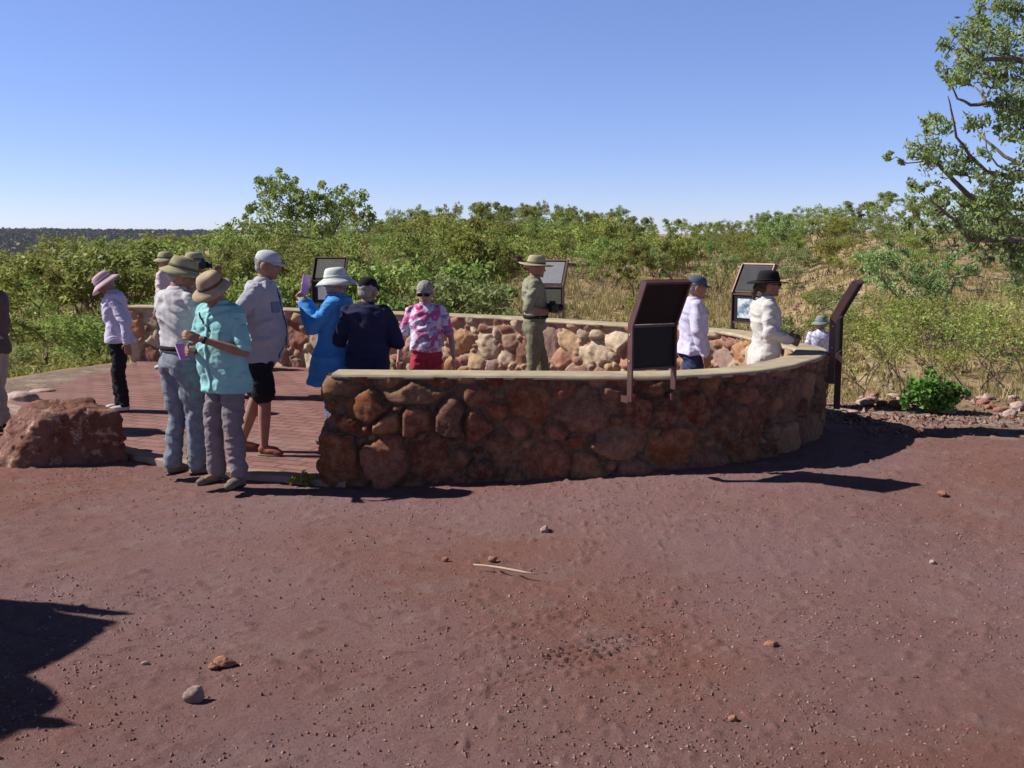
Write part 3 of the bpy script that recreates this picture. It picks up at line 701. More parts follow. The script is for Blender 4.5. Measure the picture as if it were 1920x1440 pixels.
# pixel laid-out specimen trees (each limb has its own depth)
def specimen(name, label, base_y, limbs, clusters, pxr, leafmat_, lsize, dens, seed, bark, jit=.5, cat='tree', cr_=(.5, 1.0)):
    r = random.Random(seed); bx = D(limbs[0][0][0][0], 440, base_y); bz = tz(bx.x, base_y)
    rt = tag(empty(name, (bx.x, base_y, bz)), label, cat); mb = MB(); off = Vector((bx.x, base_y, bz))
    for pts, r0, r1, dy in limbs:
        P_ = [D(a, b, base_y + dy * (i / (len(pts) - 1)) ) for i, (a, b) in enumerate(pts)]
        if pts is limbs[0][0]: P_[0] = Vector((P_[0].x, P_[0].y, bz - .1))
        sm = []
        for i in range(len(P_) - 1):
            for t in (0, .5):
                q = P_[i].lerp(P_[i + 1], t)
                if t: q += Vector((r.uniform(-1, 1), r.uniform(-1, 1), r.uniform(-1, 1))) * r1 * 1.5
                sm.append(q - off)
        sm.append(P_[-1] - off); nn = len(sm)
        mb.tube(sm, [r0 + (r1 - r0) * i / (nn - 1) for i in range(nn)], 8)
    C_ = []; rad = []; cnt = []
    for (a, b, rp, *dy) in clusters:
        dd = base_y + (dy[0] if dy else 0) + r.uniform(-jit, jit); q = D(a, b, dd); s = rp * dd / F
        for k in range(max(3, int(rp / pxr))):
            g = Vector((r.gauss(0, .55), r.gauss(0, .8), r.gauss(0, .5))) * s
            c_ = q + g - off; C_.append(tuple(c_)); rad.append(s * r.uniform(*cr_)); cnt.append(int(dens * r.uniform(.5, 1.5)))
            # twig to the clump
            mb.tube([q - off, (q - off).lerp(c_, .5) + Vector((0, 0, -.02)), c_], [r1 * .45, r1 * .3, r1 * .15], 4) if limbs else None
    V2, Q2, C2 = leaves(C_, rad, cnt, lsize, seed, .85, 2.4, .8)
    mb.obj('trunk', bark, rt); mobj('crown', npmesh('crown', V2, Q2, C2), leafmat_, rt, False); return rt
# the tall tree left of centre
specimen('tree', 'tall wispy tree with leaning trunk rising above all the bushes left of centre', 40,
    [([(634, 560), (628, 500), (610, 450), (585, 410), (555, 380), (530, 350)], .10, .02, 0), ([(612, 455), (640, 410), (665, 385)], .05, .015, .6), ([(585, 410), (520, 400), (490, 370)], .04, .012, -.5), ([(610, 450), (530, 440), (460, 420)], .04, .012, .3)],
    [(500, 352, 18), (522, 345, 18), (560, 372, 20), (575, 395, 22), (625, 378, 18), (655, 382, 18), (510, 380, 18), (490, 347, 13), (505, 338, 14), (525, 332, 14), (545, 345, 13), (498, 368, 15), (530, 362, 18), (555, 360, 15), (482, 385, 12), (470, 402, 14), (505, 395, 16), (540, 390, 20), (570, 380, 20), (590, 368, 16), (612, 362, 16), (640, 368, 18), (668, 372, 16), (683, 383, 11),
     (600, 395, 22), (630, 398, 18), (655, 400, 16), (690, 402, 14), (455, 418, 14), (480, 425, 22), (520, 420, 24), (560, 415, 26), (600, 425, 26), (640, 425, 24), (680, 425, 20), (440, 440, 18), (420, 450, 16), (500, 450, 28), (550, 450, 28), (600, 455, 26)],
    4, M_leafA, .15, 40, 31, M_bark, .9)
# the big tree entering from the right
cl = [(1838, 18, 24), (1870, 8, 26), (1905, 18, 28), (1790, 68, 18), (1815, 55, 24), (1845, 60, 28), (1880, 60, 30), (1915, 65, 28), (1782, 88, 14), (1810, 95, 24), (1845, 100, 28), (1885, 100, 30), (1920, 110, 30), (1775, 140, 14), (1797, 135, 20), (1822, 128, 24), (1855, 135, 24), (1890, 142, 26), (1920, 150, 26),
      (1780, 158, 12), (1800, 158, 14), (1858, 165, 20), (1885, 185, 26), (1915, 195, 28), (1898, 222, 22), (1922, 240, 24), (1870, 200, 14), (1895, 255, 16), (1738, 232, 14), (1757, 218, 12), (1748, 250, 16), (1772, 240, 14), (1728, 272, 16), (1712, 292, 14), (1735, 300, 16), (1762, 270, 18), (1785, 285, 18), (1755, 298, 20),
      (1815, 225, 12), (1830, 237, 16), (1845, 228, 10), (1868, 242, 8), (1785, 312, 18), (1812, 300, 18), (1805, 325, 22), (1832, 322, 18), (1840, 290, 12), (1905, 310, 22), (1925, 330, 26), (1890, 345, 22), (1862, 345, 20), (1712, 345, 13), (1728, 352, 12), (1718, 372, 9), (1745, 368, 9), (1772, 355, 14),
      (1664, 300, 6), (1672, 288, 4), (1688, 306, 5), (1850, 372, 26), (1885, 378, 28), (1915, 380, 28), (1805, 385, 22), (1770, 385, 18), (1830, 405, 28), (1870, 410, 30), (1910, 412, 30), (1790, 412, 22), (1755, 398, 14), (1800, 435, 22), (1840, 438, 24), (1885, 438, 28), (1922, 436, 26), (1735, 425, 12), (1765, 432, 14), (1900, 468, 14), (1860, 465, 12)]
cl += [(1700, 425, 12), (1725, 445, 14), (1755, 455, 14), (1830, 465, 18), (1895, 480, 18), (1915, 500, 18), (1880, 455, 20), (1850, 480, 12), (1925, 470, 22), (1905, 525, 12)]
rr_ = random.Random(5)
cl += [(rr_.uniform(1940, 2330), rr_.uniform(-160, 470), rr_.uniform(24, 40), rr_.uniform(-1.5, 2)) for _ in range(110)] + [(rr_.uniform(1860, 2000), rr_.uniform(-200, -20), 30) for _ in range(14)]
specimen('tree', 'large grey green tree reaching in from the right edge above the hillside', 12.2,
    [([(2120, 760), (2110, 600), (2090, 470), (2075, 330), (2060, 150), (2050, -80)], .17, .05, .3), ([(2088, 480), (1990, 462), (1920, 453), (1860, 450), (1820, 450), (1790, 412), (1765, 392), (1740, 372)], .05, .008, -.4),
     ([(2080, 420), (1990, 395), (1920, 388), (1867, 383), (1817, 367), (1783, 333), (1753, 300), (1735, 280)], .06, .010, .3), ([(2078, 380), (1980, 345), (1920, 335), (1850, 322), (1817, 290), (1793, 257), (1783, 205), (1777, 180)], .035, .006, -.3),
     ([(2075, 370), (1960, 325), (1883, 293), (1853, 267), (1833, 245)], .03, .008, .5), ([(2070, 260), (1990, 240), (1920, 225), (1870, 195), (1850, 193), (1820, 197), (1795, 185), (1785, 160)], .045, .007, .2), ([(1850, 193), (1840, 175), (1825, 160)], .016, .006, .2),
     ([(2062, 180), (1980, 130), (1900, 110), (1830, 112), (1800, 80)], .05, .008, -.2), ([(2055, 60), (1960, 20), (1890, 18), (1840, 15)], .04, .008, .4), ([(1735, 302), (1700, 306), (1680, 294), (1668, 300)], .008, .003, -.2),
     ([(1920, 335), (1870, 310), (1850, 280), (1846, 250)], .014, .005, .1), ([(2085, 460), (2180, 300), (2250, 150)], .07, .02, .8)],
    cl, 2.6, M_leafF, .066, 15, 61, M_bark, .35, cr_=(.5, 1.15))
# small forked tree on the right hillside
specimen('tree', 'small forked grey green tree standing out on the right hillside', 27,
    [([(1779, 640), (1768, 600), (1768, 582)], .10, .07, 0), ([(1768, 582), (1740, 578), (1705, 572), (1680, 555), (1660, 530), (1650, 505)], .06, .02, -.6), ([(1768, 582), (1775, 560), (1790, 520), (1815, 495), (1835, 485)], .07, .02, .6), ([(1768, 582), (1750, 545), (1735, 520)], .04, .015, 0), ([(1790, 520), (1830, 515), (1845, 520)], .03, .01, 0)],
    [(1632, 492, 16), (1650, 478, 16), (1672, 490, 18), (1695, 478, 14), (1640, 515, 16), (1668, 515, 20), (1700, 505, 18), (1655, 540, 16), (1690, 540, 20), (1720, 530, 18), (1745, 515, 18), (1770, 505, 14), (1610, 480, 14), (1630, 530, 14), (1820, 500, 16), (1810, 470, 14), (1780, 480, 14), (1665, 460, 12), (1720, 500, 16), (1735, 550, 18), (1765, 540, 18), (1790, 530, 14), (1710, 565, 14), (1750, 570, 12), (1620, 505, 8)],
    3, M_leafC, .11, 26, 71, M_bark2, .7)
# bright green shrub at the clearing edge
q = G(1750, 772, -.03)
cs = [(q.x + rnd.gauss(0, .13), q.y + rnd.gauss(0, .1), q.z + .06 + abs(rnd.gauss(.13, .1))) for _ in range(60)]
rt = tag(empty('shrub', tuple(q)), 'small dense bright green leafy shrub at the edge of the clearing right of the wall', 'shrub')
V_, Q_, C_ = leaves(np.array(cs) - np.array(q), .085, 26, .062, 3, .9, 1.4); mobj('crown', npmesh('crown', V_, Q_, C_), leafmat('fresh_leaves', (.06, .20, .03), (.15, .34, .07), .3), rt, False)
mb = MB()
for c_ in cs[:20]: e = Vector(c_) - q; mb.tube([(0, 0, -.03), e * .5, e], [.008, .006, .003], 5)
mb.obj('stem', M_bark, rt)
# weeds at foot of wall end
q = G(575, 905, -.02); rt = tag(empty('weed', tuple(q)), 'tiny straggly weed at the foot of the near wall end', 'weed')
cs = [(rnd.gauss(0, .07), rnd.gauss(0, .03), abs(rnd.gauss(.03, .02))) for _ in range(14)]
V_, Q_, C_ = leaves(cs, .03, 14, .035, 13, .9, 1.8); mobj('leaves', npmesh('leaves', V_, Q_, C_), M_leafD, rt, False)
# outcrop of dark rocks behind ranger
for k, (a, b, wv) in enumerate([(935, 498, 46), (965, 488, 40), (955, 508, 38), (985, 500, 30), (905, 505, 34)]):
    d = 48; x = at(a, d); me = rock_mesh((wv * d / F, 1.2, wv * d / F * .7), 300 + k, 4, 8); o = mobj('rock', me, M_boul); o.location = (x, d, D(a, b, d).z); o.location.z = max(o.location.z, tz(x, d) + .1)
    tag(o, 'dark purple brown boulder in the outcrop on the slope behind the man in khaki', 'boulder', 'outcrop boulders on the slope')

# ------------------------------------------------------------------ signs
M_steel = pmat('brown_steel', (.13, .068, .064), (.10, .05, .048), 8, .5, .15, .002, 60, .3, .4)
M_back = pmat('dark_panel', (.014, .009, .009), (.010, .007, .007), 6, .6, .1, .001)
M_face = pmat('grey_panel', (.065, .065, .068), (.055, .055, .058), 9, .85, .05, .001, spec=.08)
M_face2 = pmat('pale_panel', (.27, .27, .28), (.22, .22, .24), 30, .8, .05, .001, spec=.1)
M_white = pmat('white_print', (.75, .76, .78), (.62, .64, .68), 12, .5, 0)
M_olive = pmat('olive_panel', (.11, .11, .085), None, 9, .5, 0)
m, n, l, p = newmat('photo_print'); tc = n.new('ShaderNodeTexCoord').outputs['Object']
c = mixc(n, l, ramp(n, l, ntex(n, l, tc, 14, 5, .6), .42, .6), (.62, .70, .74), (.10, .16, .24)); l.new(c, p.inputs['Base Color']); p.inputs['Roughness'].default_value = .35
M_photo = m
def sign(loc, phi, W, foot, label, upper, lower, poster=None, foot2=None, txt=True):
    """local +y = outward lean direction, readers look at the -y side"""
    rt = tag(empty('information_sign', (loc[0], loc[1], 0), phi - math.pi / 2), label, 'sign', 'bent steel signs around the wall')
    bend, top, lean = 1.27, 1.60, .18
    an = math.atan2(lean, top - bend); Ls = math.hypot(lean, top - bend)
    for sgn, ft in ((-1, foot), (1, foot2 if foot2 is not None else foot)):
        mb = MB(); x = sgn * W / 2; t_ = .014; dp = .062
        prof = [(-dp / 2, ft), (dp / 2, ft), (dp / 2, bend - .01), (dp / 2 + lean, top - .0), (-dp / 2 + lean + .004, top + .018), (-dp / 2, bend + .012)]
        a = [(x - t_ / 2, y, z) for y, z in prof]; b = [(x + t_ / 2, y, z) for y, z in prof]; k = len(prof)
        mb.add(a + b, [tuple(range(k))[::-1], tuple(range(k, 2 * k))] + [(i, (i + 1) % k, k + (i + 1) % k, k + i) for i in range(k)])
        mb.obj('post', M_steel, rt, False)
        mb = MB(); mb.box((x, -.06, .70), (.02, .10, .05)); mb.obj('bracket', M_steel, rt, False)
        for zb in (1.0, 1.2): mb = MB(); mb.tube([(x + sgn * .005, 0, zb), (x + sgn * .013, 0, zb)], [.009, .008], 8); mb.obj('bolt', M_cap, rt, False)
    iw = W - .016
    mb = MB(); mb.box((0, 0, (.935 + bend - .01) / 2), (iw, .02, bend - .01 - .935)); mb.obj('lower_panel', M_back if lower is None else M_back, rt, False)
    rot = Matrix.Rotation(-an, 3, 'X'); cu = Vector((0, lean / 2 + .002, (bend + top) / 2 + .006))
    mb = MB(); mb.box(cu, (iw, .02, Ls - .012), rot); mb.obj('upper_panel', M_back, rt, False)
    for z in (.935, bend - .008): fr = MB(); fr.box((0, 0, z), (iw, .045, .018)); fr.obj('rail', M_steel, rt, False)
    fr = MB(); fr.box(cu + rot @ Vector((0, 0, Ls / 2 - .004)), (iw, .045, .018), rot); fr.obj('rail', M_steel, rt, False)
    def sheetp(c_, w_, h_, rt_, mt, nm, off):
        mb = MB(); mm = rot if rt_ else Matrix.Identity(3); cc = Vector(c_) + (mm @ Vector((0, -off, 0))); mb.box(cc, (w_, .004, h_), mm); return mb.obj(nm, mt, rt, False)
    if upper: sheetp(cu, iw - .05, Ls - .06, True, upper, 'upper_plate', .013)
    if lower: sheetp((0, 0, 1.10), iw - .04, .26, False, lower, 'lower_plate', .013)
    if poster: sheetp((0.0, 0, 1.10), iw * .66, .225, False, poster, 'picture', .018)
    if txt and upper:
        mb = MB(); rr = random.Random(int(W * 999 + phi * 50))
        for i in range(7):
            z = Ls / 2 - .07 - i * .032; w_ = iw * rr.uniform(.45, .7)
            mb.box(cu + rot @ Vector((-(iw * .7 - w_) / 2, -.0162, z)), (w_, .001, .007), rot)
        mb.obj('text_lines', M_face2, rt, False)
    return rt
q = G(1222, 703, WH)
sign((q.x - .02, q.y - .175), R(-63), .40, .76, 'dark brown bent sign seen from behind on the near wall, right of centre', None, None, foot2=.69)
q = G(1556, 661, WH)
_se = sign((q.x + .10, q.y + .16), R(-25), .42, .36, 'brown bent sign seen edge on at the right end of the wall', None, None, foot2=.66); _se.location.z = -.09
def osign(px, phi, W, label, u, lo, po, txt=True, dy=.12):
    k0 = int(np.argmax(outer[:, 0])) + 40; k = int(np.argmin(np.abs(960 + F * outer[k0:, 0] / outer[k0:, 1] - px))) + k0
    q = outer[k] + nrm[k] * dy
    return sign((q[0], q[1]), phi, W, .5, label, u, lo, po, txt=txt)
osign(610, R(82), .50, 'sign with olive upper panel and white sheet behind the woman in blue', M_olive, None, M_white)
osign(1018, R(68), .42, 'sign with pale grey upper panel just behind the man in khaki', M_face2, M_olive, None, False)
osign(1388, R(40), .46, 'sign with grey slanted top and blue white picture beside the black hatted woman', M_face, None, M_photo, False)

# ------------------------------------------------------------------ invented sheet out of frame, cut to cast the lower left shadow
off = -SUNV * (2.35 / -SUNV.z * 1.0)
pp = [(-420, 1090), (-120, 1112), (0, 1127), (140, 1140), (262, 1155), (205, 1160), (100, 1150), (228, 1170), (215, 1182), (150, 1225), (55, 1268), (100, 1292), (124, 1320), (108, 1335), (84, 1345), (118, 1350), (152, 1364), (120, 1371), (48, 1370), (20, 1385), (-10, 1400), (-420, 1560)]
poly2 = []
for a, b in pp:
    g = G(a, b, -.05); t = (2.3 + .05) / -SUNV.z; poly2.append((g.x - SUNV.x * t, g.y - SUNV.y * t))
rt = tag(empty('shadow_caster', (0, 0, 0)), 'unseen dark sheet on posts, added to cast the shadow at lower left', 'shadow caster')
sheet(poly2, 2.3, .012).obj('fabric', pmat('caster_fabric', (.12, .13, .12), None, 30), rt, False)
mb = MB(); mb.tube([(poly2[0][0] + .1, poly2[0][1] - .1, -.1), (poly2[0][0] + .1, poly2[0][1] - .1, 2.4)], [.04, .04], 10); mb.obj('post', M_steel, rt)
mb = MB(); mb.tube([(poly2[-1][0] + .1, poly2[-1][1] + .1, -.1), (poly2[-1][0] + .1, poly2[-1][1] + .1, 2.4)], [.04, .04], 10); mb.obj('post', M_steel, rt)

# ------------------------------------------------------------------ people
def skin(name, c): return pmat(name, c, tuple(x * .82 for x in c), 14, .6, .15, .002, 90, spec=.35)
SK = skin('tanned_skin', (.34, .17, .115)); SK2 = skin('light_skin', (.48, .28, .21))
def cloth(name, c, c2=None, sc=8, b=.35): return pmat(name, c, c2 or tuple(x * .9 for x in c), sc, .9, b, .003, 160, spec=.1)
M_dark = cloth('black_cloth', (.02, .02, .024)); M_eye = pmat('dark_eye', (.02, .015, .012), None, 5, .3, 0)
M_lip = pmat('lips', (.26, .09, .08), None, 5, .6, 0); M_black = pmat('black_plastic', (.015, .015, .017), None, 20, .35, .05)
M_greyhair = cloth('grey_hair', (.36, .34, .32), (.2, .19, .18), 60, .9); M_brownhair = cloth('brown_hair', (.10, .07, .05), (.05, .035, .03), 60, .9)
def Rz(a): return Matrix.Rotation(a, 3, 'Z')
def person(px, y, H, phi, label, shirt, pants, shoes, hat=None, hatm=None, z=0., pitch=0., yaw=0., lean=0., belly=0., skinm=None, hem=.47, sleeve='long', legs='long',
           R_=None, L_=None, feet=None, hair=None, loose=.0, vox=.010, glasses=False, belt=None, shb=1., watch=False, flare=0., crouch=0, x=None, seed=1, cuff=None, beard=None, ponytail=False, sewn=()):
    if x is None: x = (px - 960) / F * y * 1.0
    # exact column for this depth
    x = D(px, 600, y).x
    rt = tag(empty('person', (x, y, z), R(phi) - math.pi / 2), label, 'person')
    sk = skinm or SK; U = H
    def T(p):       # lean the upper body about the hip
        p = Vector(p); 
        if p.z > .5: a = lean * min(1, (p.z - .5) / .12); 
        else: a = 0
        q = Vector((p.x, p.y, p.z - .5)); q = Matrix.Rotation(-R(a), 3, 'X') @ q
        return Vector((q.x, q.y, q.z + .5)) * U
    R_ = R_ or ((.135, -.015, .64), (.145, .02, .50)); L_ = L_ or ((-.135, -.015, .64), (-.145, .02, .50))
    feet = feet or ((.055, .0), (-.055, .0))
    b = MB()
    # torso
    def ring(cx, cy, cz, rx, ry, n_=24, e=1.0):
        c_ = Vector((cx, cy, cz)); out = []
        for i in range(n_):
            a = 2 * math.pi * i / n_; ca, sa = math.cos(a), math.sin(a)
            out.append(T((cx + rx * (abs(ca) ** .85) * (1 if ca > 0 else -1), cy + ry * (abs(sa) ** .9) * (1 if sa > 0 else -1), cz)))
        return out
    def torso(mb, g, z0, z1, bel=belly, fl=0., z2=None):
        tab = [(.40, .085, .058, -.008), (.47, .095, .066, -.008), (.52, .094, .066, -.004), (.58, .084, .057, .004), (.64, .086, .058, .004), (.70, .096, .064, .0), (.76, .100, .064, -.004), (.80, .100, .054, -.008), (.825, .075, .042, -.010), (.845, .038, .034, -.006)]
        rg = []
        zsn = sorted(set([z0] + [t[0] for t in tab if z0 < t[0] < z1] + [z1]))
        for zq in zsn:
            k = [np.interp(zq, [t[0] for t in tab], [t[j] for t in tab]) for j in (1, 2, 3)]
            bb = bel * math.exp(-((zq - .585) / .085) ** 2)
            f_ = fl * max(0, (.6 - zq) / .2)
            rg.append(ring(0, k[2] + bb * .55, zq, (k[0] * shb if zq > .68 else k[0]) + g + bb * .35 + f_, k[1] + g + bb * .75 + f_))
        mb.loft(rg)
    torso(b, -.016, .47, .845, belly * .6)
    sh = {1: T((.098 * shb, -.008, .798)), -1: T((-.098 * shb, -.008, .798))}
    arms = {1: R_, -1: L_}; hands = {}
    for s_, (el, wr) in arms.items():
        e_ = Vector(el) * U; w_ = Vector(wr) * U
        b.limb([sh[s_], sh[s_].lerp(e_, .5), e_, e_.lerp(w_, .35), w_], [.024 * U, .0235 * U, .0205 * U, .0205 * U if sleeve != 'long' else .017 * U, .0145 * U])
        fd = (w_ - e_).normalized(); hands[s_] = (w_, fd)
        # hand: palm, four curled fingers, thumb
        side = Vector((-s_, 0, 0)); 
        pn = (side - fd * side.dot(fd)).normalized()      # palm faces the body midline
        ac = fd.cross(pn).normalized()
        if ac.y < 0: ac = -ac
        if abs(ac.y) < .3 and ac.z < 0: ac = -ac
        m3 = Matrix((ac, pn, fd)).transposed()
        pc_ = w_ + fd * .045; b.ell(pc_, (.037, .015, .052), m3)
        for k in range(4):
            o_ = (k - 1.5) * .0205; ln = (.030, .034, .032, .025)[k]
            p0 = w_ + fd * .083 + ac * o_; d0 = (fd + pn * .25).normalized(); p1 = p0 + d0 * ln; d1 = (fd + pn * .9).normalized(); p2 = p1 + d1 * ln * .75; d2 = (fd * .5 + pn).normalized(); p3 = p2 + d2 * ln * .6
            b.tube([p0 - fd * .02, p0, p1, p2, p3], [.009, .0092, .0088, .0082, .0065], 8)
        t0 = w_ + fd * .025 + ac * .03; t1 = t0 + (ac * .8 + fd * .6 + pn * .35).normalized() * .034; t2 = t1 + (fd + ac * .25 + pn * .5).normalized() * .03
        b.tube([t0 - ac * .015, t0, t1, t2], [.012, .0125, .0105, .008], 8)
    # legs
    hips = {1: Vector((.050, -.004, .50)) * U, -1: Vector((-.050, -.004, .50)) * U}; knees = {}; ank = {}
    for s_, ft in ((1, feet[0]), (-1, feet[1])):
        a_ = Vector((ft[0], ft[1], .045 / U * 1.9 if False else .048)) * U; k_ = hips[s_].lerp(a_, .5) + Vector((0, .022 * U, 0)); knees[s_] = k_; ank[s_] = a_
        b.limb([hips[s_], hips[s_].lerp(k_, .5), k_, k_.lerp(a_, .35), a_], [.036 * U, .034 * U, .030 * U, .031 * U if legs in ('shorts', 'capri') else .022 * U, .019 * U])
        b.ell(a_ + Vector((0, .04, -.03)), (.035, .1, .03))
    # neck and head
    nb = T((0, -.006, .825)); hm = Rz(R(yaw)) @ Matrix.Rotation(-R(pitch + lean * .6), 3, 'X'); hh = .130 * U if H > 1.3 else .13 * U
    npv = T((0, .0, .868)); b.limb([nb, npv + Vector((0, .004, 0))], [.033 * U, .030 * U])
    hc = npv + hm @ Vector((0, .012 * U, .0)); hz = .235 * (H / 1.72) ** .6
    def HP(x_, y_, z_): return hc + hm @ (Vector((x_, y_, z_ - .12)) * hz)
    rg = []
    for (zq, cy, rx, ry) in [(-.01, .16, .07, .07), (.04, .14, .17, .17), (.12, .10, .24, .25), (.25, .05, .30, .34), (.42, .0, .335, .40), (.58, -.02, .35, .43), (.74, -.03, .335, .42), (.88, -.03, .26, .33), (.97, -.03, .14, .18), (1.0, -.03, .04, .05)]:
        rg.append([HP(rx * math.cos(2 * math.pi * i / 20), cy + ry * math.sin(2 * math.pi * i / 20), zq) for i in range(20)])
    b.loft(rg)
    b.loft([[HP(x_ * w_, y_, z_) for x_, y_ in ((-1, .30), (1, .30), (.5, d_), (-.5, d_))] for z_, w_, d_ in ((.30, .085, .46), (.34, .09, .50), (.46, .05, .43), (.54, .035, .40))])
    for s_ in (-1, 1):
        b.ell(HP(.345 * s_, -.04, .43), (.018 * hz / .23, .035 * hz / .23, .055 * hz / .23 * .7), hm)
        b.ell(HP(.15 * s_, .345, .56), (.03, .014, .012), hm)     # brow
    b.ell(HP(0, .36, .22), (.026, .012, .012), hm); b.ell(HP(0, .33, .08), (.026, .018, .02), hm)
    me = remesh(b, vox * .8, 1, .4); mobj('body', me, sk, rt)
    fm = MB()
    for s_ in (-1, 1):
        mbx = MB(); mbx.ell(HP(.15 * s_, .385, .50), (.013, .008, .007), hm); mbx.obj('eye', M_eye, rt)
    mbx = MB(); mbx.ell(HP(0, .385, .215), (.024, .008, .006), hm); mbx.obj('mouth', M_lip, rt)
    if glasses:
        g_ = MB()
        for s_ in (-1, 1): g_.ell(HP(.17 * s_, .42, .50), (.031, .008, .02), hm); g_.tube([HP(.31 * s_, .36, .52), HP(.37 * s_, 0, .5)], [.004, .004], 5)
        g_.tube([HP(-.3, .42, .53), HP(.3, .42, .53)], [.004, .004], 5); g_.obj('sunglasses', M_black, rt)
    # clothes
    def fold(me, amp, sd, kz=1.):
        V = getco(me); N_ = getno(me)
        q = V * np.array([1, 1, 1.9 * kz]); q[:, 2] += V[:, 0] * .8
        wv_ = np.stack([fbm(V, 3.1, 2, sd + 9), fbm(V, 3.1, 2, sd + 11), fbm(V, 3.1, 2, sd + 13)], -1)
        f_ = 1 - np.abs(fbm(q + wv_ * .25, 5.0, 2, sd)) * 3.2; g2 = 1 - np.abs(fbm(q * np.array([1, 1, 1.6]) + wv_ * .2, 11, 2, sd + 5)) * 3
        setco(me, V + N_ * (amp * (f_ * 1.25 + g2 * .38) - amp * .3)[:, None])
    c_ = MB(); g = .012 + loose
    torso(c_, g, hem, .838, belly, flare)
    if cuff is None: cuff = sleeve
    for s_, (el, wr) in arms.items():
        e_ = Vector(el) * U; w_ = Vector(wr) * U; s0 = sh[s_]
        if sleeve == 'long': c_.limb([s0, s0.lerp(e_, .5), e_, e_.lerp(w_, .5), e_.lerp(w_, .96)], [(.037 + loose * .5) * U, (.035 + loose * .6) * U, (.031 + loose * .6) * U, (.029 + loose * .6) * U, (.022 + loose * .5) * U])
        elif sleeve == 'rolled': c_.limb([s0, s0.lerp(e_, .5), e_, e_.lerp(w_, .3)], [.037 * U, .036 * U, .031 * U, .028 * U])
        else: c_.limb([s0, s0.lerp(e_, .35), s0.lerp(e_, .82)], [.038 * U, .038 * U, .037 * U])
    me = remesh(c_, vox, 2); fold(me, .009, seed * 7); mobj('shirt', me, shirt, rt)
    from mathutils.bvhtree import BVHTree
    bv_ = BVHTree.FromPolygons([v.co[:] for v in me.vertices], [p_.vertices[:] for p_ in me.polygons])
    for (nm_, x0, x1, z0, z1, mt_, sd_) in sewn:
        nx_, nz_ = (2, 26) if x1 - x0 < .03 else (7, 8); vs = []; fs = []
        for iz in range(nz_):
            for ix in range(nx_):
                zz1 = (z0 + (z1 - z0) * iz / (nz_ - 1)) * U; xx = (x0 + (x1 - x0) * ix / (nx_ - 1)) * U + (1.1 * (zz1 - z0 * U) if nm_ == 'strap' else 0)
                h = bv_.ray_cast(Vector((xx, sd_ * 1.0, zz1)), Vector((0, -sd_, 0)))
                yv = h[0].y if h[0] is not None else 0.
                vs.append((xx, yv + sd_ * .005, zz1))
        for iz in range(nz_ - 1):
            for ix in range(nx_ - 1): q0 = iz * nx_ + ix; fs.append((q0, q0 + 1, q0 + nx_ + 1, q0 + nx_))
        pb = MB(); pb.add(vs, fs); po = pb.obj(nm_, mt_ or shirt, rt); sm_ = po.modifiers.new('t', 'SOLIDIFY'); sm_.thickness = .005; sm_.offset = 0
    cb = MB(); rg = []
    for zq, rr, dy in ((.828, .052, -.006), (.848, .046, -.002), (.858, .040, .004)):
        rg.append([T((rr * math.cos(2 * math.pi * i / 20) * 1.0, dy + rr * .95 * math.sin(2 * math.pi * i / 20), zq + (-.012 if math.sin(2 * math.pi * i / 20) > .6 else 0))) for i in range(20)])
    cb.loft(rg); cb.obj('collar', shirt, rt)
    t_ = MB(); 
    if legs != 'none':
        torso(t_, .006, .50, .585, belly * .8); t_.ell(T((0, -.004, .505)), (.098 * U, .070 * U, .050 * U)); t_.ell(T((.042, -.024, .49)), (.05 * U, .052 * U, .05 * U)); t_.ell(T((-.042, -.024, .49)), (.05 * U, .052 * U, .05 * U))
        for s_ in (1, -1):
            h_, k_, a_ = hips[s_], knees[s_], ank[s_]
            if legs == 'long': t_.limb([h_, h_.lerp(k_, .5), k_, k_.lerp(a_, .5), k_.lerp(a_, .94)], [.060 * U, .054 * U, .043 * U, .040 * U, .040 * U])
            elif legs == 'shorts': t_.limb([h_, h_.lerp(k_, .5), h_.lerp(k_, .86)], [.061 * U, .058 * U, .056 * U])
            else: t_.limb([h_, h_.lerp(k_, .5), k_, k_.lerp(a_, .3)], [.060 * U, .053 * U, .041 * U, .040 * U])
        me = remesh(t_, vox, 2); fold(me, .009, seed * 13 + 3, 1.1); mobj('shorts' if legs == 'shorts' else 'trousers', me, pants, rt)
    if belt:
        bt = MB(); rg = []
        for zq in (.572, .592): rg.append(ring(0, .004 + belly * .5, zq, .093 + belly * .35 + .008, .066 + belly * .75 + .008))
        bt.loft(rg); bt.obj('belt', belt, rt)
    for s_ in (1, -1):
        a_ = ank[s_]; f_ = MB()
        an_ = R(-10 * s_)
        mm = Rz(an_)
        f_.ell((a_.x, a_.y - .005, .055), (.042, .05, .05)); f_.ell(Vector((a_.x, a_.y, .04)) + mm @ Vector((0, .06, 0)), (.046, .115, .036), mm); f_.ell(Vector((a_.x, a_.y, .03)) + mm @ Vector((0, .125, 0)), (.043, .065, .03), mm)
        me = remesh(f_, .009, 2); V = getco(me); V[:, 2] = np.maximum(V[:, 2], .004); setco(me, V); so_ = mobj('shoe', me, shoes, rt)
        sb = MB(); sb.loft([[Vector((a_.x, a_.y, zq)) + mm @ Vector((.043 * math.cos(t), .056 + .120 * math.sin(t), 0)) for t in [2 * math.pi * i / 18 for i in range(18)]] for zq in (.0, .018)]); sb.obj('sole', M_black if shoes.name != 'red_shoe' else S_tan, so_)
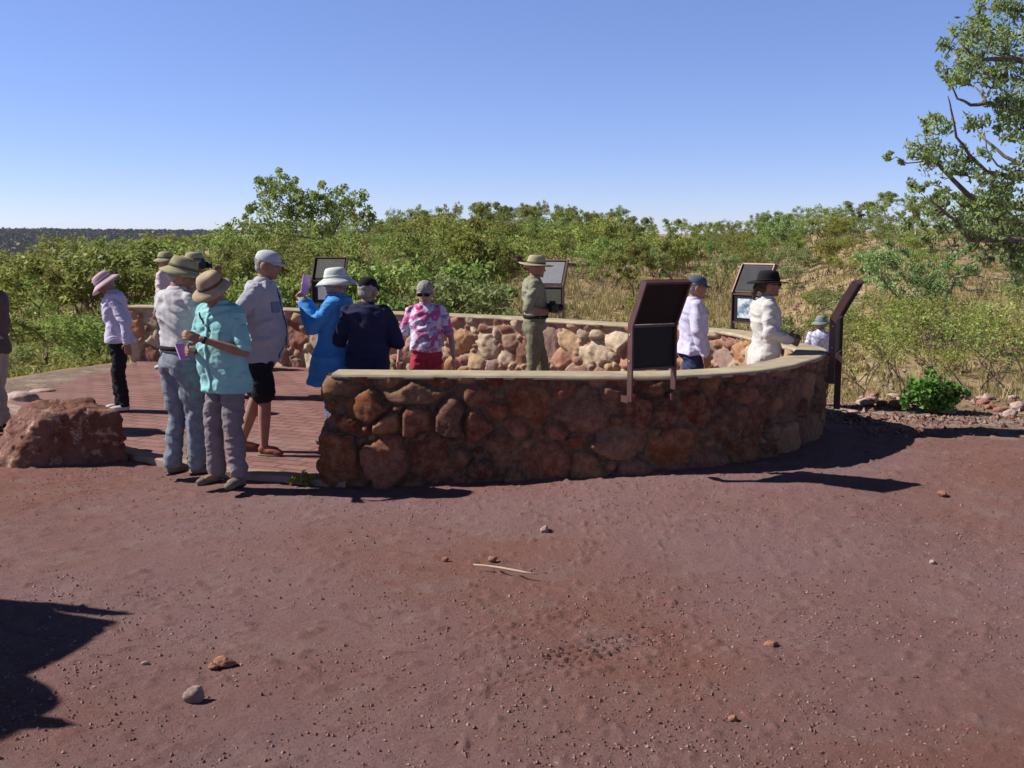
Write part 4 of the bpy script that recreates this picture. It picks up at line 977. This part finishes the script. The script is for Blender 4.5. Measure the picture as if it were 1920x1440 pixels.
    # hair
    if hair:
        hb = MB(); hb.ell(HP(0, -.10, .60), (.375 * hz, .40 * hz, .37 * hz), hm, 18, 12) if hat else hb.ell(HP(0, -.04, .68), (.395 * hz, .47 * hz, .38 * hz), hm, 18, 12); hb.ell(HP(0, -.24, .36), (.30 * hz, .22 * hz, .22 * hz), hm)
        if ponytail: hb.limb([HP(0, -.45, .5), HP(0, -.62, .2), HP(0, -.6, -.1)], [.03, .032, .015])
        me = remesh(hb, .009, 1); V = getco(me); V += getno(me) * (fbm(V, 60, 3, 4) * .006)[:, None]; setco(me, V); mobj('hair', me, hair, rt)
    if beard:
        hb = MB(); hb.ell(HP(0, .22, .12), (.24 * hz, .22 * hz, .17 * hz), hm); hb.obj('beard', beard, rt)
    # hat
    if hat:
        brimw = {'bucket': .27, 'wide': .42, 'cap': 0, 'bigbucket': .38}[hat]; n_ = 36; rows = []
        ch = .34 if hat != 'wide' else .38
        cz0 = .66
        def HR(rx, ry, z_, cy=-.03, wav=0., tilt=0.):
            return [HP(rx * math.cos(2 * math.pi * i / n_), cy + ry * math.sin(2 * math.pi * i / n_), z_ + wav * math.sin(4 * math.pi * i / n_ + seed) + tilt * math.sin(2 * math.pi * i / n_)) for i in range(n_)]
        a0, b0 = .375, .455
        if hat == 'cap':
            rows = [HR(a0, b0, cz0 - .07), HR(a0 + .012, b0 + .012, cz0), HR(a0 - .005, b0 - .01, cz0 + .12), HR(a0 * .84, b0 * .86, cz0 + .235), HR(a0 * .55, b0 * .55, cz0 + .315), HR(a0 * .2, b0 * .2, cz0 + .345)]
            hb = MB(); hb.loft(rows); ht = hb.obj('cap', hatm, rt)
            vb = MB(); K = 12
            tp = []; bt = []
            for i in range(K + 1):
                t = math.pi * (.14 + .72 * i / K)
                for rr, dz in ((1., 0.), (1.28, -.03), (1.52 - .10 * abs(i - K / 2) / (K / 2), -.09)):
                    tp.append(HP(a0 * math.cos(t) * min(rr, 1.12), -.03 + b0 * math.sin(t) * rr, cz0 - .02 + dz)); bt.append(HP(a0 * math.cos(t) * min(rr, 1.12), -.03 + b0 * math.sin(t) * rr, cz0 - .045 + dz))
            nn = len(tp); fs = []
            for i in range(K):
                for j in range(2): q0 = i * 3 + j; fs += [(q0, q0 + 1, q0 + 4, q0 + 3), (nn + q0 + 3, nn + q0 + 4, nn + q0 + 1, nn + q0)]
                q0 = i * 3 + 2; fs.append((q0, nn + q0, nn + q0 + 3, q0 + 3))
            for i in (0, K):
                for j in range(2): q0 = i * 3 + j; fs.append((q0, q0 + 1, nn + q0 + 1, nn + q0))
            vb.add(tp + bt, fs); vb.obj('visor', hatm, ht)
        else:
            drop = {'bucket': .15, 'bigbucket': .22}.get(hat, .0)
            bw = brimw; wv = .035 if hat != 'wide' else .05
            rows = [HR(a0 - .02, b0 - .02, cz0 - .075), HR(a0 + bw * .5, b0 + bw * .5, cz0 - .075 - drop * .45, wav=wv * .5), HR(a0 + bw, b0 + bw, cz0 - .09 - drop, wav=wv), HR(a0 + bw + .015, b0 + bw + .015, cz0 - .065 - drop, wav=wv),
                    HR(a0 + bw * .5, b0 + bw * .5, cz0 - .035 - drop * .45, wav=wv * .5), HR(a0 + .02, b0 + .02, cz0 - .03), HR(a0 + .01, b0 + .01, cz0 + .10), HR(a0 * .93, b0 * .93, cz0 + ch * .72), HR(a0 * .80, b0 * .80, cz0 + ch), HR(a0 * .45, b0 * .45, cz0 + ch + .035), HR(a0 * .1, b0 * .1, cz0 + ch + .02)]
            hb = MB(); hb.loft(rows); ht = hb.obj('hat', hatm, rt)
            hb2 = MB(); hb2.loft([HR(a0 + .026, b0 + .026, cz0 - .022), HR(a0 + .022, b0 + .022, cz0 + .075)]); hb2.obj('hat_band', BAND.get(hatm.name, hatm), ht)
    if watch:
        w_, fd = hands[-1]; wb = MB(); wb.tube([w_ - fd * .035, w_ - fd * .012], [.0295, .029], 12); wb.obj('watch', M_black, rt)
    rt['_h'] = 0; del rt['_h']
    return rt, {k: (rt.matrix_basis.copy(), Vector(v[0]), Vector(v[1])) for k, v in hands.items()}
BAND = {}
H_pink = cloth('pink_hat_cloth', (.62, .42, .48), (.52, .36, .42)); BAND[H_pink.name] = cloth('mauve_band', (.34, .22, .30))
H_olive = cloth('olive_hat_cloth', (.38, .35, .22), (.25, .24, .14), 14); H_tan = cloth('tan_hat_cloth', (.43, .34, .23), (.33, .25, .165), 10); BAND[H_tan.name] = cloth('brown_band', (.13, .085, .06))
BAND[H_olive.name] = cloth('dark_olive_band', (.13, .13, .08))
H_khaki = cloth('khaki_hat_cloth', (.38, .34, .22)); BAND[H_khaki.name] = cloth('khaki_band', (.16, .13, .08))
H_white = cloth('white_hat_cloth', (.66, .68, .66), (.48, .52, .50), 16); H_grey = cloth('grey_hat_cloth', (.22, .25, .25), (.16, .18, .19)); H_black = cloth('black_hat_cloth', (.02, .017, .02)); H_navyc = cloth('navy_cap_cloth', (.09, .11, .16))
C_cap = cloth('pale_cap_cloth', (.52, .53, .56), (.42, .44, .48))
C_lil = cloth('lilac_white_cloth', (.55, .53, .68), (.50, .47, .64)); C_wh = cloth('white_cloth', (.56, .54, .51), (.50, .48, .46)); C_grey = cloth('pale_grey_cloth', (.50, .50, .50), (.44, .43, .46)); C_lav = cloth('lavender_grey_cloth', (.42, .42, .46), (.38, .38, .42))
C_teal = cloth('teal_cloth', (.22, .47, .48), (.28, .54, .54), 5); C_blue = cloth('bright_blue_cloth', (.06, .25, .58), (.08, .29, .64)); C_navy = cloth('navy_cloth', (.022, .024, .06), (.03, .03, .075))
C_navy2 = cloth('slate_cloth', (.20, .22, .34)); C_khaki = cloth('khaki_cloth', (.26, .26, .18), (.21, .21, .14)); C_khaki2 = cloth('khaki_trouser_cloth', (.20, .20, .13), (.16, .155, .10))
C_jean = cloth('grey_denim', (.22, .25, .29), (.15, .17, .21), 18); C_mauve = cloth('mauve_trouser_cloth', (.21, .18, .20), (.185, .16, .175)); C_bluejean = cloth('blue_denim', (.045, .06, .13), (.03, .045, .10), 18); C_denim2 = cloth('mid_blue_denim', (.09, .14, .26), None, 18)
C_red = cloth('red_trouser_cloth', (.42, .05, .085), (.36, .04, .07)); C_brown = cloth('brown_shirt_cloth', (.13, .09, .085), (.11, .08, .08)); C_pw = cloth('pinkish_white_cloth', (.66, .56, .56), (.5, .42, .44), 20); C_sand = cloth('sand_trouser_cloth', (.40, .36, .31))
S_tan = pmat('tan_shoe', (.17, .14, .105), None, 20, .8); S_lt = pmat('pale_shoe', (.55, .52, .58), None, 20, .7); S_red = pmat('red_shoe', (.24, .07, .05), None, 20, .7); S_dk = pmat('dark_shoe', (.05, .045, .05), None, 20, .6)
m, n, l, p = newmat('floral_print'); tc = n.new('ShaderNodeTexCoord').outputs['Object']
c = mixc(n, l, ramp(n, l, ntex(n, l, tc, 10, 3, .5), .50, .56), (.66, .58, .72), (.55, .10, .28)); c = mixc(n, l, ramp(n, l, ntex(n, l, tc, 17, 2), .58, .62), c, (.25, .28, .45)); c = mixc(n, l, ramp(n, l, ntex(n, l, tc, 7.3, 2), .60, .64), c, (.34, .02, .08))
l.new(c, p.inputs['Base Color']); p.inputs['Roughness'].default_value = .9; C_flor = m
m, n, l, p = newmat('check_cloth'); tc = n.new('ShaderNodeTexCoord').outputs['Object']; ck = n.new('ShaderNodeTexChecker'); ck.inputs['Scale'].default_value = 28; l.new(tc, ck.inputs[0]); ck.inputs[1].default_value = (.66, .64, .78, 1); ck.inputs[2].default_value = (.42, .42, .62, 1); l.new(ck.outputs[0], p.inputs[0]); C_check = m

def fy(py): return G(960, py, 0).y
# 1 person cut by left edge
person(-12, fy(806), 1.66, 185, 'person in dark brown top and sand trousers cut off by the left edge', C_brown, C_sand, S_dk, seed=2)
# 2 pink hat
person(222, fy(771), 1.58, 192, 'elderly woman in wide pink sun hat, lilac white shirt and black trousers looking down', C_lil, M_dark, S_lt, 'bigbucket', H_pink, pitch=34, lean=6, hem=.49, loose=.006, L_=((-.14, -.06, .64), (-.15, -.07, .50)), R_=((.13, -.04, .64), (.10, -.02, .5)), feet=((.04, .02), (-.04, -.02)), hair=M_greyhair, sewn=[('placket', -.008, .008, .5, .8, None, 1)], seed=3, flare=.03, shb=.93)
# 3, 4 behind
person(316, fy(691), 1.72, 165, 'person in pinkish white shirt and dark trousers at the far wall', C_pw, M_dark, S_lt, 'bucket', H_olive, seed=4, belly=.01)
person(366, fy(744), 1.76, 20, 'person in khaki bush hat almost hidden behind the two men in front', C_khaki, C_khaki2, S_tan, 'bucket', H_khaki, seed=5, vox=.013, R_=((.13, .06, .68), (.05, .14, .84)), L_=((-.13, .06, .68), (-.04, .15, .84)))
# 5 grey man
person(335, fy(890), 1.80, 52, 'man with olive bush hat, pale grey shirt and grey jeans seen from behind', C_grey, C_jean, S_tan, 'bucket', H_olive, pitch=16, yaw=-34, hem=.565, sleeve='rolled', belt=M_dark, belly=.018, R_=((.15, .04, .66), (.09, .15, .68)), L_=((-.14, .05, .64), (-.05, .16, .68)), seed=6, hair=M_greyhair, feet=((.05, .03), (-.05, -.03)))
# 6 teal
_, hd = person(418, fy(908), 1.70, 238, 'man in tan bush hat and bright turquoise short sleeved shirt looking down at a phone', C_teal, C_mauve, S_tan, 'bucket', H_tan, pitch=27, lean=4, hem=.44, sleeve='short', belly=.026, L_=((-.165, .03, .625), (-.035, .165, .69)), R_=((.15, .03, .62), (.035, .18, .635)), feet=((.075, .0), (-.075, .0)), seed=7, watch=True, loose=.006, vox=.008, flare=.02, sewn=[('placket', -.009, .009, .45, .80, None, 1), ('pocket', -.075, -.03, .66, .72, None, 1), ('strap', -.035, -.022, .715, .80, M_dark, 1)])
# 7 cap man
person(486, fy(850), 1.85, -4, 'tall grey haired man in pale cap, lavender grey shirt and black shorts facing right', C_lav, M_dark, S_red, 'cap', C_cap, pitch=6, lean=5, hem=.455, sleeve='short', legs='shorts', belly=.038, R_=((.145, -.09, .645), (.11, -.10, .52)), L_=((-.14, -.09, .64), (-.11, -.10, .52)), feet=((.05, .02), (-.05, -.12)), hair=M_greyhair, seed=8, loose=.006, vox=.009, flare=.015, sewn=[('placket', -.004, .004, .47, .80, C_navy, 1), ('pocket', .03, .075, .69, .74, C_navy2, 1)])
# 8 blue woman
person(625, fy(838), 1.67, 172, 'woman in white sun hat and long bright blue cardigan raising a pink phone', C_blue, C_denim2, S_dk, 'bigbucket', H_white, pitch=8, lean=-5, hem=.36, L_=((-.125, .08, .67), (-.055, .150, .80)), R_=((.125, .08, .67), (.02, .155, .80)), loose=.012, seed=9, flare=.06, feet=((.05, .03), (-.05, -.04)), hair=M_greyhair, skinm=SK2)
# 9 navy man
person(688, 9.75, 1.59, 84, 'grey haired man in navy jacket and black cap seen from behind', C_navy, M_dark, S_dk, 'cap', H_black, hem=.47, R_=((.172, .02, .63), (.04, .13, .63)), L_=((-.172, .02, .63), (-.04, .13, .66)), hair=M_greyhair, belly=.025, loose=.012, seed=10, shb=1.06, yaw=-12, pitch=8)
# 10 floral
person(799, 11.0, 1.50, 262, 'woman in pink and white floral top, sunglasses and red trousers facing the camera', C_flor, C_red, S_lt, None, None, hem=.53, sleeve='short', legs='capri', R_=((.165, -.01, .63), (.185, .02, .49)), L_=((-.165, -.01, .63), (-.19, .02, .49)), hair=M_greyhair, glasses=True, seed=11, belly=.022, skinm=SK2, pitch=12, feet=((.06, .04), (-.06, -.04)))
# 11 khaki
person(1001, 12.9, 1.72, 6, 'man in khaki shirt, trousers and broad hat holding a camera at his waist', C_khaki, C_khaki2, S_tan, 'wide', H_khaki, hem=.575, sleeve='rolled', belt=M_dark, R_=((.14, -.06, .64), (.07, .11, .625)), L_=((-.14, -.02, .64), (-.05, .13, .63)), seed=12, belly=.016, sewn=[('pocket', .03, .08, .68, .74, None, 1), ('placket', -.008, .008, .6, .8, None, 1)], pitch=6, feet=((.05, -.06), (-.05, .08)))
# 12 lilac with navy cap
person(1300, 11.0, 1.56, 8, 'person in lilac white shirt, blue jeans and navy cap between two signs', C_lil, C_bluejean, S_lt, 'cap', H_navyc, hem=.49, R_=((.14, -.02, .64), (.15, .03, .50)), seed=13, sewn=[('placket', -.008, .008, .5, .8, None, 1)], hair=M_greyhair, pitch=8, loose=.008, flare=.03, belly=.01, shb=.95)
# 13 white shirt black hat
person(1436, 10.25, 1.62, 3, 'woman in long white shirt and black hat inside the wall at the right', C_wh, M_dark, S_dk, 'wide', H_black, hem=.44, R_=((.14, -.02, .65), (.07, .125, .605)), L_=((-.13, .0, .65), (-.04, .14, .62)), seed=14, hair=M_brownhair, ponytail=True, loose=.004, flare=.015, shb=.92, glasses=True, skinm=SK)
# 14 lower man
y14 = 16.0
x14 = D(1538, 600, y14).x
person(1540, y14, 1.42, 80, 'person in checked lilac shirt and grey hat lower down beyond the wall', C_check, C_khaki2, S_tan, 'bucket', H_grey, z=tz(x14, y14) - .0, seed=15)

# held things ---------------------------------------------------------------
def placed(name, px, py, y, label, cat): 
    q = D(px, py, y); return tag(empty(name, tuple(q)), label, cat)
M_phonep = pmat('pink_case', (.62, .30, .62), None, 9, .5, 0); M_scr = pmat('dark_screen', (.02, .02, .03), None, 9, .2, 0)
rt = placed('phone', 573, 533, fy(838) - .06, 'pink cased phone held up by the woman in blue', 'phone'); rt.rotation_euler = (R(0), R(12), R(50))
mb = MB(); mb.box((0, 0, 0), (.085, .012, .165)); o = mb.obj('case', M_phonep, rt, False); bv = o.modifiers.new('b', 'BEVEL'); bv.width = .005; bv.segments = 2
mb = MB(); mb.box((0, .0075, 0), (.074, .003, .15)); mb.obj('screen', M_scr, rt, False)
q = hd[1][0] @ (hd[1][1] + hd[1][2] * .09)
rt = tag(empty('phone', tuple(q + Vector((-.02, -.02, .0)))), 'dark phone in a pink case in the hands of the man in turquoise', 'phone'); rt.rotation_euler = (R(-40), 0, R(40))
mb = MB(); mb.box((0, 0, 0), (.075, .012, .15)); o = mb.obj('case', M_phonep, rt, False); bv = o.modifiers.new('b', 'BEVEL'); bv.width = .004
mb = MB(); mb.box((0, .0075, 0), (.066, .003, .138)); mb.obj('screen', M_scr, rt, False)
def camera_obj(px, py, y, rz, s, label):
    rt = placed('photo_camera', px, py, y, label, 'camera'); rt.rotation_euler = (0, 0, rz); rt.scale = (s, s, s)
    mb = MB(); mb.box((0, 0, 0), (.14, .06, .09)); mb.box((0, 0, .055), (.05, .05, .03)); mb.box((.055, -.03, -.005), (.03, .04, .075)); o = mb.obj('camera_body', M_black, rt, False); bv = o.modifiers.new('b', 'BEVEL'); bv.width = .006; bv.segments = 2
    mb = MB(); mb.tube([(0, .025, 0), (0, .10, 0), (0, .105, 0)], [.036, .034, .038], 20); mb.obj('lens', M_black, rt)
    mb = MB(); mb.ell((0, .105, 0), (.030, .004, .030)); mb.obj('glass', M_scr, rt)
camera_obj(1036, 577, 12.75, R(-60), 1.15, 'black camera held at waist height by the man in khaki')
camera_obj(380, 497, fy(744) - .2, R(-70), 1.0, 'black camera held up by the person in the khaki hat behind the men')
rt = placed('small_case', 1482, 634, 10.2, 'small black case in the hands of the woman in the white shirt', 'case'); mb = MB(); mb.box((0, 0, 0), (.10, .07, .025)); o = mb.obj('case_body', M_black, rt, False); bv = o.modifiers.new('b', 'BEVEL'); bv.width = .006
mb = MB(); mb.box((-.02, 0, .018), (.06, .04, .008)); mb.obj('flap', M_scr, rt, False)

# ------------------------------------------------------------------ labels that single out each plant and edge rock
ZN = [(170, 'left of the pink hatted woman'), (270, 'above the pink hatted woman'), (460, 'above the men in bush hats'), (560, 'above the man in the pale cap'), (740, 'above the woman in blue'), (900, 'above the woman in floral top'),
      (1090, 'above the man in khaki'), (1340, 'above the big near sign'), (1500, 'above the black hatted woman'), (1640, 'above the edge on sign'), (3000, 'at far right')]
ORD = ['first', 'second', 'third', 'fourth', 'fifth', 'sixth', 'seventh', 'eighth', 'ninth', 'tenth', 'eleventh', 'twelfth', 'thirteenth', 'fourteenth', 'fifteenth', 'sixteenth', 'seventeenth', 'eighteenth', 'nineteenth', 'twentieth']
ORD += [t + '-' + k for t in ('twenty', 'thirty', 'forty', 'fifty', 'sixty') for k in ORD[:9]]
SHORT = {'bushes beneath the skyline trees': 'round bush under skyline', 'skyline trees on the rise': 'skyline tree', 'scrub trees halfway up the slope': 'scrub tree halfway upslope', 'dense bushes behind the far wall': 'dense bush behind the wall', 'low shrubs just behind the far wall': 'low shrub behind the wall',
         'bushes on the right hillside': 'hillside bush among stones', 'twiggy bushes below the clearing edge': 'twiggy bush below the clearing', 'trees on the left slope': 'olive tree on the low slope', 'low bushes beyond the paving': 'low bush beyond the paving',
         'rocks along the clearing edge': 'broken rock on the clearing edge', 'open trees above the near sign': 'open thin trunked tree', 'outcrop boulders on the slope': 'dark outcrop boulder'}
buck = {}
for o in list(scn.objects):
    g_ = o.get('group')
    if g_ in SHORT:
        px_ = 960 + F * o.location.x / o.location.y; zn = next(t for a_, t in ZN if px_ < a_)
        if g_ == 'rocks along the clearing edge': zn = 'right of the wall'
        buck.setdefault((g_, zn), []).append((px_, o))
for (g_, zn), L_ in buck.items():
    for i_, (_, o) in enumerate(sorted(L_, key=lambda t: t[0])):
        if len(L_) == 1: o['label'] = 'only ' + SHORT[g_] + ' ' + zn
        else: o['label'] = ORD[i_] + ' ' + SHORT[g_] + ' from the left, ' + zn

# ------------------------------------------------------------------ air
hz_ = MB(); hz_.box((0, 2200, -42), (5200, 4700, 140)); ho = hz_.obj('haze', None, None, False); tag(ho, kind='stuff')
hm_ = bpy.data.materials.new('haze'); hm_.use_nodes = True; hn = hm_.node_tree; hn.nodes.remove(hn.nodes['Principled BSDF'])
pv_ = hn.nodes.new('ShaderNodeVolumePrincipled'); pv_.inputs['Color'].default_value = (.80, .88, 1, 1); pv_.inputs['Density'].default_value = .00006; pv_.inputs['Anisotropy'].default_value = .2
hn.links.new(pv_.outputs[0], hn.nodes['Material Output'].inputs['Volume']); ho.data.materials.append(hm_)
